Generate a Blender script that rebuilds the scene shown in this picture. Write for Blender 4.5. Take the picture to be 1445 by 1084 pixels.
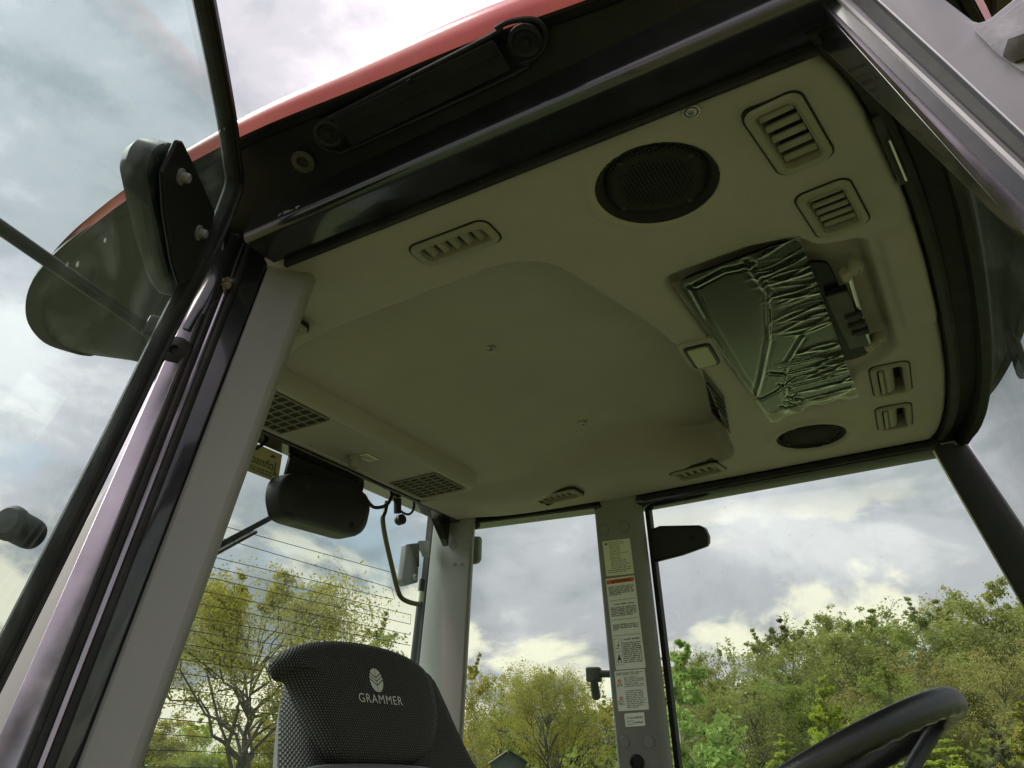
import bpy, math, random
import numpy as np
from mathutils import Vector, Matrix

sc = bpy.context.scene
for o in list(bpy.data.objects):
    bpy.data.objects.remove(o)
R_ = math.radians

# ------------------------------------------------------------------ camera
# tractor axes: +X forward, +Y across the cab to its left side, +Z up; metres
PW, PH, FPX = 1445.0, 1084.0, 1170.54
AX = np.array([[0.8670573, 0.23729044, 0.43806949],
               [0.49776169, -0.3753704, -0.78187618],
               [-0.02109343, 0.89598566, -0.44358174]])     # camera -> world rotation
EYE = np.array([0.0, 0.0, 1.85])
cam_d = bpy.data.cameras.new('camera')
cam = bpy.data.objects.new('camera', cam_d)
sc.collection.objects.link(cam)
cam_d.sensor_width = 36.0
cam_d.lens = FPX / PW * 36.0
cam_d.clip_start = 0.02
cam_d.clip_end = 3000
M = Matrix(AX.tolist()).to_4x4()
M.translation = EYE.tolist()
cam.matrix_world = M
sc.camera = cam

# ------------------------------------------------------------------ view, world, sun
sc.view_settings.view_transform = 'Standard'
sc.view_settings.look = 'None'
sc.view_settings.gamma = 1.0
sc.view_settings.use_curve_mapping = False
sc.view_settings.exposure = 1.85
sc.cycles.max_bounces = 6
sc.cycles.glossy_bounces = 3
sc.cycles.diffuse_bounces = 4
sc.cycles.transparent_max_bounces = 16
sc.cycles.caustics_reflective = False
sc.cycles.caustics_refractive = False
SUN_EL, SUN_AZ = 48.0, 256.0        # azimuth from +Y towards +X
world = bpy.data.worlds.new('World')
sc.world = world
world.use_nodes = True


SKY_OFF = [(1.34, 8.47, 7.64), (2.55, 4.95, 4.49), (6.52, 7.89, 0.94), (0.28, 8.36, 4.33)]     # where the clouds lie

def build_world():
    nt = world.node_tree
    N, L = nt.nodes, nt.links
    N.clear()
    out = N.new('ShaderNodeOutputWorld')
    bg = N.new('ShaderNodeBackground')
    bg.inputs['Strength'].default_value = 0.1
    L.new(bg.outputs[0], out.inputs[0])
    sky = N.new('ShaderNodeTexSky')
    sky.sky_type = 'NISHITA'
    sky.sun_disc = False
    sky.sun_elevation = R_(SUN_EL)
    sky.sun_rotation = R_(SUN_AZ)
    tc = N.new('ShaderNodeTexCoord')
    sep = N.new('ShaderNodeSeparateXYZ')
    L.new(tc.outputs['Generated'], sep.inputs[0])

    def math_(op, a, b=None, c=None, clamp=False):
        m = N.new('ShaderNodeMath')
        m.operation = op
        m.use_clamp = clamp
        for i, v in enumerate((a, b, c)):
            if v is None:
                continue
            if isinstance(v, (int, float)):
                m.inputs[i].default_value = v
            else:
                L.new(v, m.inputs[i])
        return m.outputs[0]

    def noise(vec, scale, detail, rough, dist=0.0, off=(0, 0, 0)):
        mp = N.new('ShaderNodeMapping')
        mp.inputs['Location'].default_value = off
        L.new(vec, mp.inputs[0])
        n = N.new('ShaderNodeTexNoise')
        n.inputs['Scale'].default_value = scale
        n.inputs['Detail'].default_value = detail
        n.inputs['Roughness'].default_value = rough
        n.inputs['Distortion'].default_value = dist
        L.new(mp.outputs[0], n.inputs['Vector'])
        return n.outputs['Fac']

    def ramp(fac, stops):
        r = N.new('ShaderNodeValToRGB')
        e = r.color_ramp.elements
        while len(e) < len(stops):
            e.new(0.5)
        for i, (p, c) in enumerate(stops):
            e[i].position = p
            e[i].color = (*c, 1)
        r.color_ramp.interpolation = 'EASE'
        L.new(fac, r.inputs[0])
        return r.outputs[0]

    def mix(f, a, b):
        m = N.new('ShaderNodeMix')
        m.data_type = 'RGBA'
        if isinstance(f, (int, float)):
            m.inputs[0].default_value = f
        else:
            L.new(f, m.inputs[0])
        for k, v in ((6, a), (7, b)):
            if isinstance(v, tuple):
                m.inputs[k].default_value = (*v, 1)
            else:
                L.new(v, m.inputs[k])
        return m.outputs[2]

    z = math_('MAXIMUM', sep.outputs[2], 0.0)
    zz = math_('ADD', z, 0.40)
    px = math_('DIVIDE', sep.outputs[0], zz)
    py = math_('DIVIDE', sep.outputs[1], zz)
    cmb = N.new('ShaderNodeCombineXYZ')
    L.new(px, cmb.inputs[0])
    L.new(py, cmb.inputs[1])
    v = cmb.outputs[0]
    st = N.new('ShaderNodeMapping')
    st.inputs['Scale'].default_value = (1, 1, 1.9)
    L.new(tc.outputs['Generated'], st.inputs[0])
    w = st.outputs[0]
    big = noise(w, 2.3, 5, 0.52, 0.25, SKY_OFF[0])
    fine = noise(w, 5.5, 7, 0.6, 0.35, SKY_OFF[1])
    gaps = noise(v, 1.15, 4, 0.55, 0.3, SKY_OFF[2])
    dens = math_('ADD', math_('MULTIPLY', big, 0.6), math_('MULTIPLY', fine, 0.4))
    # cloud deck: grey bellies to bright tops
    cloud = ramp(dens, [(0.39, (0.92, 0.95, 1.04)), (0.48, (1.29, 1.25, 1.35)),
                        (0.57, (1.88, 1.70, 1.86)), (0.66, (2.7, 2.42, 2.5))])
    # low clouds near the horizon are brighter and warmer
    low = math_('SUBTRACT', 1.0, math_('DIVIDE', z, 0.30), clamp=True)
    pf = noise(w, 3.6, 7, 0.56, 0.3, SKY_OFF[3])
    puff = ramp(pf, [(0.47, (0, 0, 0)), (0.54, (1, 1, 1))])
    warm = math_('MULTIPLY', puff, math_('POWER', low, 0.55))
    cloud2 = mix(warm, cloud, (4.7, 4.0, 3.0))
    # openings of pale blue
    cover = ramp(gaps, [(0.34, (0, 0, 0)), (0.46, (1, 1, 1))])
    blue = mix(0.8, sky.outputs[0], (1.40, 1.52, 1.66))
    col = mix(cover, blue, cloud2)
    gain = math_('MULTIPLY_ADD', z, 1.45, 0.66)          # overcast deck brightens towards the zenith
    vm = N.new('ShaderNodeVectorMath'); vm.operation = 'SCALE'
    L.new(col, vm.inputs[0]); L.new(gain, vm.inputs['Scale'])
    L.new(vm.outputs[0], bg.inputs['Color'])


build_world()
sun_d = bpy.data.lights.new('sun', 'SUN')
sun_d.energy = 1.5
sun_d.angle = R_(50)
sun_d.color = (1.0, 0.95, 0.86)
sun = bpy.data.objects.new('sun', sun_d)
sc.collection.objects.link(sun)
sdir = Vector((math.sin(R_(SUN_AZ)) * math.cos(R_(SUN_EL)), math.cos(R_(SUN_AZ)) * math.cos(R_(SUN_EL)), math.sin(R_(SUN_EL))))
sun.rotation_euler = sdir.to_track_quat('Z', 'Y').to_euler()
sun.location = (0, 0, 30)

# ------------------------------------------------------------------ pixel <-> place helpers
def ray(p):
    d = np.array([p[0] - PW / 2, -(p[1] - PH / 2), -FPX])
    w = AX @ d
    return w / np.linalg.norm(w)

def at_z(p, z):
    r = ray(p); return EYE + r * (z - EYE[2]) / r[2]

def at_y(p, y):
    r = ray(p); return EYE + r * (y - EYE[1]) / r[1]

def at_x(p, x):
    r = ray(p); return EYE + r * (x - EYE[0]) / r[0]

def at_plane(p, q, n):
    r = ray(p); return EYE + r * (np.dot(np.asarray(q) - EYE, n) / np.dot(r, n))

ZC = 2.60                      # underside of the headliner rim
YN, YF = 0.757, 2.140          # header line, right (near) and left (far) side
YM = 0.5 * (YN + YF)
FLARE = 0.224
NNEAR = np.array([0, 1, -FLARE])
NFAR = np.array([0, 1, FLARE])

def near(p, o=0.0):            # on the flared right side of the cab, o metres inwards
    return at_plane(p, (0, YN + o, ZC), NNEAR)

def far(p, o=0.0):             # on the flared left side, o metres outwards
    return at_plane(p, (0, YF + o, ZC), NFAR)

# ------------------------------------------------------------------ materials
MATS = {}

def principled(name, base, rough=0.5, metal=0.0, coat=0.0, spec=0.5, ior=1.5, var=0.0, vscale=8.0,
               bump=0.0, bscale=200.0, rvar=0.0, dust=0.0, dscale=7.0):
    m = bpy.data.materials.new(name)
    m.use_nodes = True
    nt = m.node_tree
    N, L = nt.nodes, nt.links
    b = N['Principled BSDF']
    b.inputs['Base Color'].default_value = (*base, 1)
    b.inputs['Roughness'].default_value = rough
    b.inputs['Metallic'].default_value = metal
    b.inputs['Coat Weight'].default_value = coat
    b.inputs['Coat Roughness'].default_value = 0.06
    b.inputs['Specular IOR Level'].default_value = spec
    b.inputs['IOR'].default_value = ior
    tc = N.new('ShaderNodeTexCoord')
    if var or rvar:
        n = N.new('ShaderNodeTexNoise')
        n.inputs['Scale'].default_value = vscale
        n.inputs['Detail'].default_value = 8
        n.inputs['Roughness'].default_value = 0.65
        L.new(tc.outputs['Object'], n.inputs['Vector'])
        if var:
            mx = N.new('ShaderNodeMix'); mx.data_type = 'RGBA'
            mx.inputs[6].default_value = (*[c * (1 - var) for c in base], 1)
            mx.inputs[7].default_value = (*[min(1, c * (1 + var)) for c in base], 1)
            mr = N.new('ShaderNodeMapRange')
            mr.inputs[1].default_value = 0.3; mr.inputs[2].default_value = 0.7
            L.new(n.outputs['Fac'], mr.inputs[0])
            L.new(mr.outputs[0], mx.inputs[0])
            L.new(mx.outputs[2], b.inputs['Base Color'])
        if rvar:
            mr2 = N.new('ShaderNodeMapRange')
            mr2.inputs[1].default_value = 0.3; mr2.inputs[2].default_value = 0.7
            mr2.inputs[3].default_value = max(0.02, rough - rvar); mr2.inputs[4].default_value = rough + rvar
            L.new(n.outputs['Fac'], mr2.inputs[0])
            L.new(mr2.outputs[0], b.inputs['Roughness'])
    if dust:
        nd = N.new('ShaderNodeTexNoise')
        nd.inputs['Scale'].default_value = dscale; nd.inputs['Detail'].default_value = 9; nd.inputs['Roughness'].default_value = 0.75; nd.inputs['Distortion'].default_value = 0.8
        L.new(tc.outputs['Object'], nd.inputs['Vector'])
        md = N.new('ShaderNodeMapRange'); md.inputs[1].default_value = 0.48; md.inputs[2].default_value = 0.78; md.inputs[3].default_value = 0.0; md.inputs[4].default_value = dust
        L.new(nd.outputs['Fac'], md.inputs[0])
        mq = N.new('ShaderNodeMix'); mq.data_type = 'RGBA'; mq.inputs[7].default_value = (0.30, 0.27, 0.22, 1)
        lk = b.inputs['Base Color'].links
        if lk: L.new(lk[0].from_socket, mq.inputs[6])
        else: mq.inputs[6].default_value = (*base, 1)
        L.new(md.outputs[0], mq.inputs[0]); L.new(mq.outputs[2], b.inputs['Base Color'])
    if bump:
        n2 = N.new('ShaderNodeTexNoise')
        n2.inputs['Scale'].default_value = bscale
        n2.inputs['Detail'].default_value = 4
        L.new(tc.outputs['Object'], n2.inputs['Vector'])
        bp = N.new('ShaderNodeBump')
        bp.inputs['Strength'].default_value = bump
        bp.inputs['Distance'].default_value = 0.002
        L.new(n2.outputs['Fac'], bp.inputs['Height'])
        L.new(bp.outputs[0], b.inputs['Normal'])
    MATS[name] = m
    return m

principled('trim_grey', (0.225, 0.222, 0.226), 0.55, var=0.05, vscale=3.0, bump=0.2, bscale=600, rvar=0.06, dust=0.2, dscale=5.0)
principled('liner_grey', (0.365, 0.325, 0.335), 0.6, var=0.10, vscale=2.6, bump=0.3, bscale=420, rvar=0.06, dust=0.22, dscale=3.0)
principled('vent_grey', (0.27, 0.245, 0.22), 0.5, var=0.05, vscale=6)
principled('dark_hole', (0.012, 0.012, 0.012), 0.8)
principled('black_paint', (0.010, 0.011, 0.014), 0.22, coat=0.6, var=0.3, vscale=6, rvar=0.08, dust=0.07)
principled('pillar_paint', (0.37, 0.335, 0.375), 0.30, metal=1.0, var=0.22, vscale=7, rvar=0.1, bump=0.06, bscale=40)
principled('rubber', (0.012, 0.012, 0.013), 0.62, spec=0.28, var=0.3, vscale=10, bump=0.15, bscale=300, dust=0.10)
principled('plastic_black', (0.012, 0.012, 0.013), 0.45, spec=0.32, var=0.25, vscale=12, bump=0.1, bscale=500, rvar=0.08, dust=0.03, dscale=12)
principled('roof_under', (0.008, 0.008, 0.010), 0.55, spec=0.22, var=0.4, vscale=5, rvar=0.12, bump=0.1, bscale=120, dust=0.05)
principled('roof_recess', (0.030, 0.034, 0.030), 0.6, var=0.3, vscale=7)
principled('red_paint', (0.52, 0.055, 0.045), 0.4, spec=0.5, coat=0.35, dust=0.3, dscale=9, var=0.12, vscale=3, rvar=0.1)
principled('hinge_black', (0.005, 0.005, 0.006), 0.5, spec=0.22)
principled('worn_metal', (0.055, 0.05, 0.045), 0.7, var=0.4, vscale=60)
principled('steel', (0.55, 0.54, 0.50), 0.28, metal=1.0, var=0.15, vscale=30)
principled('zinc', (0.42, 0.42, 0.42), 0.45, metal=0.9, var=0.2, vscale=20)
principled('olive_rod', (0.09, 0.085, 0.045), 0.35, metal=0.6)
principled('speaker_black', (0.012, 0.012, 0.012), 0.6, spec=0.2)
principled('lamp_lens', (0.34, 0.34, 0.24), 0.25, var=0.05)
principled('sticker_white', (0.86, 0.87, 0.87), 0.5, var=0.04, vscale=20)
principled('sticker_cream', (0.80, 0.79, 0.66), 0.5, var=0.04, vscale=20)
principled('print_black', (0.02, 0.02, 0.022), 0.6)
principled('print_grey', (0.16, 0.16, 0.15), 0.6)
principled('print_orange', (0.75, 0.13, 0.03), 0.5)
principled('print_green', (0.02, 0.16, 0.10), 0.5)
principled('print_red', (0.70, 0.16, 0.10), 0.5)
principled('print_olive', (0.10, 0.09, 0.045), 0.6)
principled('logo_silver', (0.62, 0.64, 0.60), 0.45)
principled('visor_dark', (0.004, 0.005, 0.004), 0.25, spec=0.06)
principled('bracket_paint', (0.19, 0.178, 0.205), 0.38, var=0.15, vscale=9, rvar=0.1)
principled('mud', (0.20, 0.19, 0.22), 0.85, var=0.5, vscale=25, bump=0.6, bscale=60)
principled('rust', (0.11, 0.085, 0.06), 0.8, var=0.5, vscale=60, bump=0.5, bscale=200)
principled('wheel_black', (0.018, 0.018, 0.018), 0.36, var=0.15, vscale=20, bump=0.35, bscale=260, rvar=0.08)
principled('floor_mat', (0.045, 0.045, 0.042), 0.7, var=0.2, vscale=8)
principled('shell_grey', (0.16, 0.16, 0.17), 0.45, var=0.1)
principled('bark', (0.085, 0.075, 0.055), 0.9, var=0.4, vscale=6)
principled('bark_pale', (0.30, 0.27, 0.22), 0.9, var=0.5, vscale=6)
principled('shed_wall', (0.05, 0.065, 0.06), 0.8, var=0.2)
principled('shed_roof', (0.62, 0.63, 0.63), 0.5, var=0.1)
principled('barn_wood', (0.045, 0.028, 0.018), 0.8, var=0.5, vscale=6)


def pillar_mat():
    return MATS['pillar_paint']


def glass_mat(name, tint, dirt=0.05, refl=0.05, dscale=6.0, specks=0.0, rough=0.015, gain=0.8, power=5.0):
    m = bpy.data.materials.new(name)
    m.use_nodes = True
    nt = m.node_tree
    N, L = nt.nodes, nt.links
    N.clear()
    out = N.new('ShaderNodeOutputMaterial')
    tr = N.new('ShaderNodeBsdfTransparent')
    tr.inputs[0].default_value = (*tint, 1)
    gl = N.new('ShaderNodeBsdfGlossy')
    gl.inputs['Roughness'].default_value = rough
    gl.inputs[0].default_value = (0.95, 0.98, 0.97, 1)
    lw = N.new('ShaderNodeLayerWeight')
    lw.inputs[0].default_value = 0.5
    pw = N.new('ShaderNodeMath'); pw.operation = 'POWER'; pw.inputs[1].default_value = power
    L.new(lw.outputs['Facing'], pw.inputs[0])
    ma = N.new('ShaderNodeMath'); ma.operation = 'MULTIPLY_ADD'
    ma.inputs[1].default_value = gain; ma.inputs[2].default_value = refl
    L.new(pw.outputs[0], ma.inputs[0])
    mx = N.new('ShaderNodeMixShader')
    L.new(ma.outputs[0], mx.inputs[0])
    L.new(tr.outputs[0], mx.inputs[1])
    L.new(gl.outputs[0], mx.inputs[2])
    # dust film and streaks
    df = N.new('ShaderNodeBsdfDiffuse')
    df.inputs[0].default_value = (0.55, 0.58, 0.52, 1)
    tc = N.new('ShaderNodeTexCoord')
    n = N.new('ShaderNodeTexNoise')
    n.inputs['Scale'].default_value = dscale; n.inputs['Detail'].default_value = 9
    n.inputs['Roughness'].default_value = 0.7; n.inputs['Distortion'].default_value = 1.2
    L.new(tc.outputs['Object'], n.inputs['Vector'])
    mr = N.new('ShaderNodeMapRange')
    mr.inputs[1].default_value = 0.50; mr.inputs[2].default_value = 0.80
    mr.inputs[3].default_value = dirt * 0.08; mr.inputs[4].default_value = dirt
    L.new(n.outputs['Fac'], mr.inputs[0])
    fac = mr.outputs[0]
    if specks:
        vo = N.new('ShaderNodeTexVoronoi')
        vo.inputs['Scale'].default_value = 34.0
        L.new(tc.outputs['Object'], vo.inputs['Vector'])
        lt = N.new('ShaderNodeMath'); lt.operation = 'LESS_THAN'; lt.inputs[1].default_value = 0.10
        L.new(vo.outputs['Distance'], lt.inputs[0])
        gt = N.new('ShaderNodeMath'); gt.operation = 'GREATER_THAN'; gt.inputs[1].default_value = 0.54
        L.new(n.outputs['Fac'], gt.inputs[0])
        mu = N.new('ShaderNodeMath'); mu.operation = 'MULTIPLY'
        L.new(lt.outputs[0], mu.inputs[0]); L.new(gt.outputs[0], mu.inputs[1])
        m2 = N.new('ShaderNodeMath'); m2.operation = 'MULTIPLY_ADD'; m2.inputs[1].default_value = specks
        L.new(mu.outputs[0], m2.inputs[0]); L.new(fac, m2.inputs[2])
        fac = m2.outputs[0]
    mx2 = N.new('ShaderNodeMixShader')
    L.new(fac, mx2.inputs[0])
    tl = N.new('ShaderNodeBsdfTranslucent'); tl.inputs[0].default_value = (0.55, 0.58, 0.52, 1)
    md = N.new('ShaderNodeMixShader'); md.inputs[0].default_value = 0.5
    L.new(df.outputs[0], md.inputs[1]); L.new(tl.outputs[0], md.inputs[2])
    L.new(mx.outputs[0], mx2.inputs[1])
    L.new(md.outputs[0], mx2.inputs[2])
    L.new(mx2.outputs[0], out.inputs[0])
    MATS[name] = m
    return m

# panes are real sheets with two faces: the tint is applied twice
glass_mat('glass', (0.895, 0.970, 0.950), dirt=0.08, refl=0.02, dscale=3.5, specks=0.12)
glass_mat('door_glass', (0.885, 0.965, 0.955), dirt=0.10, refl=0.03, dscale=5.0, specks=0.35)
glass_mat('windscreen', (0.88, 0.95, 0.93), dirt=0.16, refl=0.03, dscale=5.0, specks=0.3)
glass_mat('film', (0.93, 0.95, 0.93), dirt=0.012, refl=0.004, dscale=20, rough=0.06, gain=3.6, power=7.0)


def fabric_mat():
    m = bpy.data.materials.new('seat_fabric')
    m.use_nodes = True
    nt = m.node_tree
    N, L = nt.nodes, nt.links
    b = N['Principled BSDF']
    b.inputs['Roughness'].default_value = 0.75
    tc = N.new('ShaderNodeTexCoord')
    sp = N.new('ShaderNodeSeparateXYZ')
    L.new(tc.outputs['Object'], sp.inputs[0])

    def mth(op, a, bb, c=None):
        k = N.new('ShaderNodeMath'); k.operation = op
        for i, v in enumerate((a, bb, c)):
            if v is None: continue
            if isinstance(v, (int, float)): k.inputs[i].default_value = v
            else: L.new(v, k.inputs[i])
        return k.outputs[0]
    ax = mth('MULTIPLY_ADD', sp.outputs[0], 0.6, sp.outputs[1])
    u = mth('ADD', mth('MULTIPLY', ax, 1050.0), mth('MULTIPLY', sp.outputs[2], 700.0))
    v = mth('ADD', mth('MULTIPLY', ax, 1050.0), mth('MULTIPLY', sp.outputs[2], -700.0))
    s = mth('ADD', mth('SINE', u, None), mth('SINE', v, None))
    mr = N.new('ShaderNodeMapRange')
    mr.inputs[1].default_value = 0.6; mr.inputs[2].default_value = 1.6
    L.new(s, mr.inputs[0])
    mx = N.new('ShaderNodeMix'); mx.data_type = 'RGBA'
    mx.inputs[6].default_value = (0.006, 0.006, 0.006, 1)
    mx.inputs[7].default_value = (0.15, 0.15, 0.14, 1)
    L.new(mr.outputs[0], mx.inputs[0])
    L.new(mx.outputs[2], b.inputs['Base Color'])
    bp = N.new('ShaderNodeBump'); bp.inputs['Strength'].default_value = 0.5; bp.inputs['Distance'].default_value = 0.002
    L.new(s, bp.inputs['Height']); L.new(bp.outputs[0], b.inputs['Normal'])
    MATS['seat_fabric'] = m
fabric_mat()


def grille_mat():
    m = bpy.data.materials.new('speaker_mesh')
    m.use_nodes = True
    nt = m.node_tree
    N, L = nt.nodes, nt.links
    b = N['Principled BSDF']
    b.inputs['Roughness'].default_value = 0.8
    b.inputs['Specular IOR Level'].default_value = 0.12
    tc = N.new('ShaderNodeTexCoord')
    vo = N.new('ShaderNodeTexVoronoi')
    vo.inputs['Scale'].default_value = 190
    vo.inputs['Randomness'].default_value = 0.15
    L.new(tc.outputs['Object'], vo.inputs['Vector'])
    cr = N.new('ShaderNodeValToRGB')
    cr.color_ramp.elements[0].position = 0.32; cr.color_ramp.elements[0].color = (0.002, 0.002, 0.002, 1)
    cr.color_ramp.elements[1].position = 0.42; cr.color_ramp.elements[1].color = (0.026, 0.026, 0.025, 1)
    L.new(vo.outputs['Distance'], cr.inputs[0])
    L.new(cr.outputs[0], b.inputs['Base Color'])
    MATS['speaker_mesh'] = m
grille_mat()


def leaf_mat(name, c1, c2, trans=0.45):
    m = bpy.data.materials.new(name)
    m.use_nodes = True
    nt = m.node_tree
    N, L = nt.nodes, nt.links
    N.clear()
    out = N.new('ShaderNodeOutputMaterial')
    d = N.new('ShaderNodeBsdfDiffuse')
    t = N.new('ShaderNodeBsdfTranslucent')
    geo = N.new('ShaderNodeNewGeometry')
    tc = N.new('ShaderNodeTexCoord')
    n = N.new('ShaderNodeTexNoise'); n.inputs['Scale'].default_value = 0.7; n.inputs['Detail'].default_value = 3
    L.new(tc.outputs['Object'], n.inputs['Vector'])
    ad = N.new('ShaderNodeMath'); ad.operation = 'MULTIPLY_ADD'; ad.inputs[1].default_value = 0.45
    L.new(geo.outputs['Random Per Island'], ad.inputs[0])
    mm = N.new('ShaderNodeMath'); mm.operation = 'MULTIPLY_ADD'; mm.inputs[1].default_value = 1.6; mm.inputs[2].default_value = -0.5
    L.new(n.outputs['Fac'], mm.inputs[0])
    L.new(mm.outputs[0], ad.inputs[2])
    mx = N.new('ShaderNodeMix'); mx.data_type = 'RGBA'
    mx.inputs[6].default_value = (*c1, 1); mx.inputs[7].default_value = (*c2, 1)
    L.new(ad.outputs[0], mx.inputs[0])
    L.new(mx.outputs[2], d.inputs[0]); L.new(mx.outputs[2], t.inputs[0])
    ms = N.new('ShaderNodeMixShader'); ms.inputs[0].default_value = trans
    L.new(d.outputs[0], ms.inputs[1]); L.new(t.outputs[0], ms.inputs[2])
    L.new(ms.outputs[0], out.inputs[0])
    MATS[name] = m
leaf_mat('leaf_oak', (0.28, 0.27, 0.045), (0.44, 0.40, 0.08))
leaf_mat('leaf_olive', (0.23, 0.25, 0.07), (0.35, 0.36, 0.10))
leaf_mat('leaf_green', (0.19, 0.24, 0.055), (0.31, 0.36, 0.085))
leaf_mat('leaf_rust', (0.28, 0.255, 0.085), (0.38, 0.34, 0.105))
leaf_mat('leaf_dark', (0.15, 0.165, 0.065), (0.23, 0.235, 0.08))
leaf_mat('leaf_bright', (0.29, 0.36, 0.04), (0.42, 0.48, 0.07))
leaf_mat('leaf_young', (0.28, 0.40, 0.10), (0.42, 0.55, 0.17))
leaf_mat('sticker_olive', (0.30, 0.27, 0.16), (0.34, 0.31, 0.19), 0.55)
leaf_mat('leaf_pine', (0.14, 0.16, 0.08), (0.22, 0.22, 0.12))


def grass_mat():
    m = principled('grass', (0.155, 0.168, 0.066), 0.9, var=0.35, vscale=0.6, bump=0.8, bscale=12)
grass_mat()

# ------------------------------------------------------------------ mesh builder
COL = sc.collection


def v3(a):
    return np.asarray(a, float)


def unit(a):
    a = v3(a); return a / (np.linalg.norm(a) + 1e-12)


class MB:
    def __init__(self):
        self.v, self.f, self.m = [], [], []

    def add(self, verts, faces, mi=0):
        b = len(self.v)
        self.v += [tuple(map(float, p)) for p in verts]
        self.f += [tuple(b + i for i in f) for f in faces]
        self.m += [mi] * len(faces)

    def box(self, c, U, V, W, mi=0, taper=1.0):
        """centre and three half-extent vectors"""
        c, U, V, W = map(v3, (c, U, V, W))
        vs = [c - U - V - W, c + U - V - W, c + U + V - W, c - U + V - W,
              c - (U + V) * taper + W, c + (U - V) * taper + W, c + (U + V) * taper + W, c + (V - U) * taper + W]
        self.add(vs, [(0, 3, 2, 1), (4, 5, 6, 7), (0, 1, 5, 4), (1, 2, 6, 5), (2, 3, 7, 6), (3, 0, 4, 7)], mi)
        return self

    def rbox(self, c, U, V, W, r, seg=4, edge=0.0, mi=0):
        """rounded-outline slab: U,V half axes in plane, W half thickness; edge = small chamfer"""
        c, U, V, W = map(v3, (c, U, V, W))
        lu, lv, lw = np.linalg.norm(U), np.linalg.norm(V), np.linalg.norm(W)
        u, v, w = U / lu, V / lv, W / lw
        def ring(ins, h):
            return [c + u * x + v * y + w * h for x, y in rrect(lu - ins, lv - ins, max(r - ins, 1e-4), seg)]
        if edge > 0:
            rings = [ring(edge, -lw), ring(0, -lw + edge), ring(0, lw - edge), ring(edge, lw)]
        else:
            rings = [ring(0, -lw), ring(0, lw)]
        self.loft(rings, True, mi)
        return self

    def loft(self, rings, caps=True, mi=0, closed=True):
        n = len(rings[0])
        vs = [p for r in rings for p in r]
        fs = []
        for k in range(len(rings) - 1):
            for i in range(n if closed else n - 1):
                j = (i + 1) % n
                fs.append((k * n + i, k * n + j, (k + 1) * n + j, (k + 1) * n + i))
        if caps:
            fs.append(tuple(range(n - 1, -1, -1)))
            fs.append(tuple((len(rings) - 1) * n + i for i in range(n)))
        self.add(vs, fs, mi)
        return self

    def prism(self, poly, ext, mi=0):
        poly = [v3(p) for p in poly]
        ext = v3(ext)
        return self.loft([poly, [p + ext for p in poly]], True, mi)

    def tube(self, pts, rad, seg=10, mi=0, closed=False, flat=None, caps=True):
        pts = [v3(p) for p in pts]
        n = len(pts)
        rads = rad if hasattr(rad, '__len__') else [rad] * n
        rings = []
        prev = None
        for i, p in enumerate(pts):
            if closed:
                t = unit(pts[(i + 1) % n] - pts[i - 1])
            else:
                t = unit(pts[min(i + 1, n - 1)] - pts[max(i - 1, 0)])
            if prev is None:
                a = np.array([0, 0, 1.0]) if abs(t[2]) < 0.9 else np.array([1.0, 0, 0])
                if flat is not None: a = v3(flat)
                x = unit(a - t * np.dot(a, t))
            else:
                x = unit(prev - t * np.dot(prev, t))
            prev = x
            y = np.cross(t, x)
            rings.append([p + (x * math.cos(2 * math.pi * k / seg) + y * math.sin(2 * math.pi * k / seg)) * rads[i] for k in range(seg)])
        if closed:
            rings.append(rings[0])
        self.loft(rings, caps and not closed, mi)
        return self

    def sweep(self, pts, prof, side, closed=False, mi=0):
        """sweep a 2-D profile [(a,b)] along pts; b is along 'side', a across"""
        pts = [v3(p) for p in pts]
        side = unit(side)
        n = len(pts)
        rings = []
        for i, p in enumerate(pts):
            if closed: t = unit(pts[(i + 1) % n] - pts[i - 1])
            else: t = unit(pts[min(i + 1, n - 1)] - pts[max(i - 1, 0)])
            a = unit(np.cross(side, t))
            rings.append([p + a * q[0] + side * q[1] for q in prof])
        if closed: rings.append(rings[0])
        return self.loft(rings, not closed, mi)

    def lathe(self, c, axis, prof, seg=24, mi=0):
        """prof [(radius, height)] about axis through c"""
        c, ax = v3(c), unit(axis)
        a = np.array([0, 0, 1.0]) if abs(ax[2]) < 0.9 else np.array([1.0, 0, 0])
        x = unit(np.cross(ax, a)); y = np.cross(ax, x)
        rings = [[c + ax * h + (x * math.cos(2 * math.pi * k / seg) + y * math.sin(2 * math.pi * k / seg)) * max(r, 1e-5) for k in range(seg)] for r, h in prof]
        return self.loft(rings, True, mi)

    def build(self, name, mat, parent=None, smooth=True, bevel=0.0, bseg=2, angle=35):
        org = root_loc(parent)
        me = bpy.data.meshes.new(name)
        me.from_pydata([(p[0] - org[0], p[1] - org[1], p[2] - org[2]) for p in self.v], [], self.f)
        mats = mat if isinstance(mat, (list, tuple)) else [mat]
        for k in mats:
            me.materials.append(MATS[k])
        if len(mats) > 1:
            me.polygons.foreach_set('material_index', self.m)
        me.validate()
        bmesh_fix(me)
        o = bpy.data.objects.new(name, me)
        COL.objects.link(o)
        if parent is not None:
            o.parent = parent
        if bevel:
            bv = o.modifiers.new('bevel', 'BEVEL')
            bv.width = bevel; bv.segments = bseg; bv.limit_method = 'ANGLE'; bv.angle_limit = R_(40)
            bv.harden_normals = False
        if smooth:
            me.polygons.foreach_set('use_smooth', [True] * len(me.polygons))
            me.set_sharp_from_angle(angle=R_(angle if not bevel else 60))
        return o


def bmesh_fix(me):
    import bmesh
    bm = bmesh.new(); bm.from_mesh(me)
    bmesh.ops.remove_doubles(bm, verts=bm.verts, dist=1e-6)
    bmesh.ops.recalc_face_normals(bm, faces=bm.faces)
    bm.to_mesh(me); bm.free()


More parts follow.
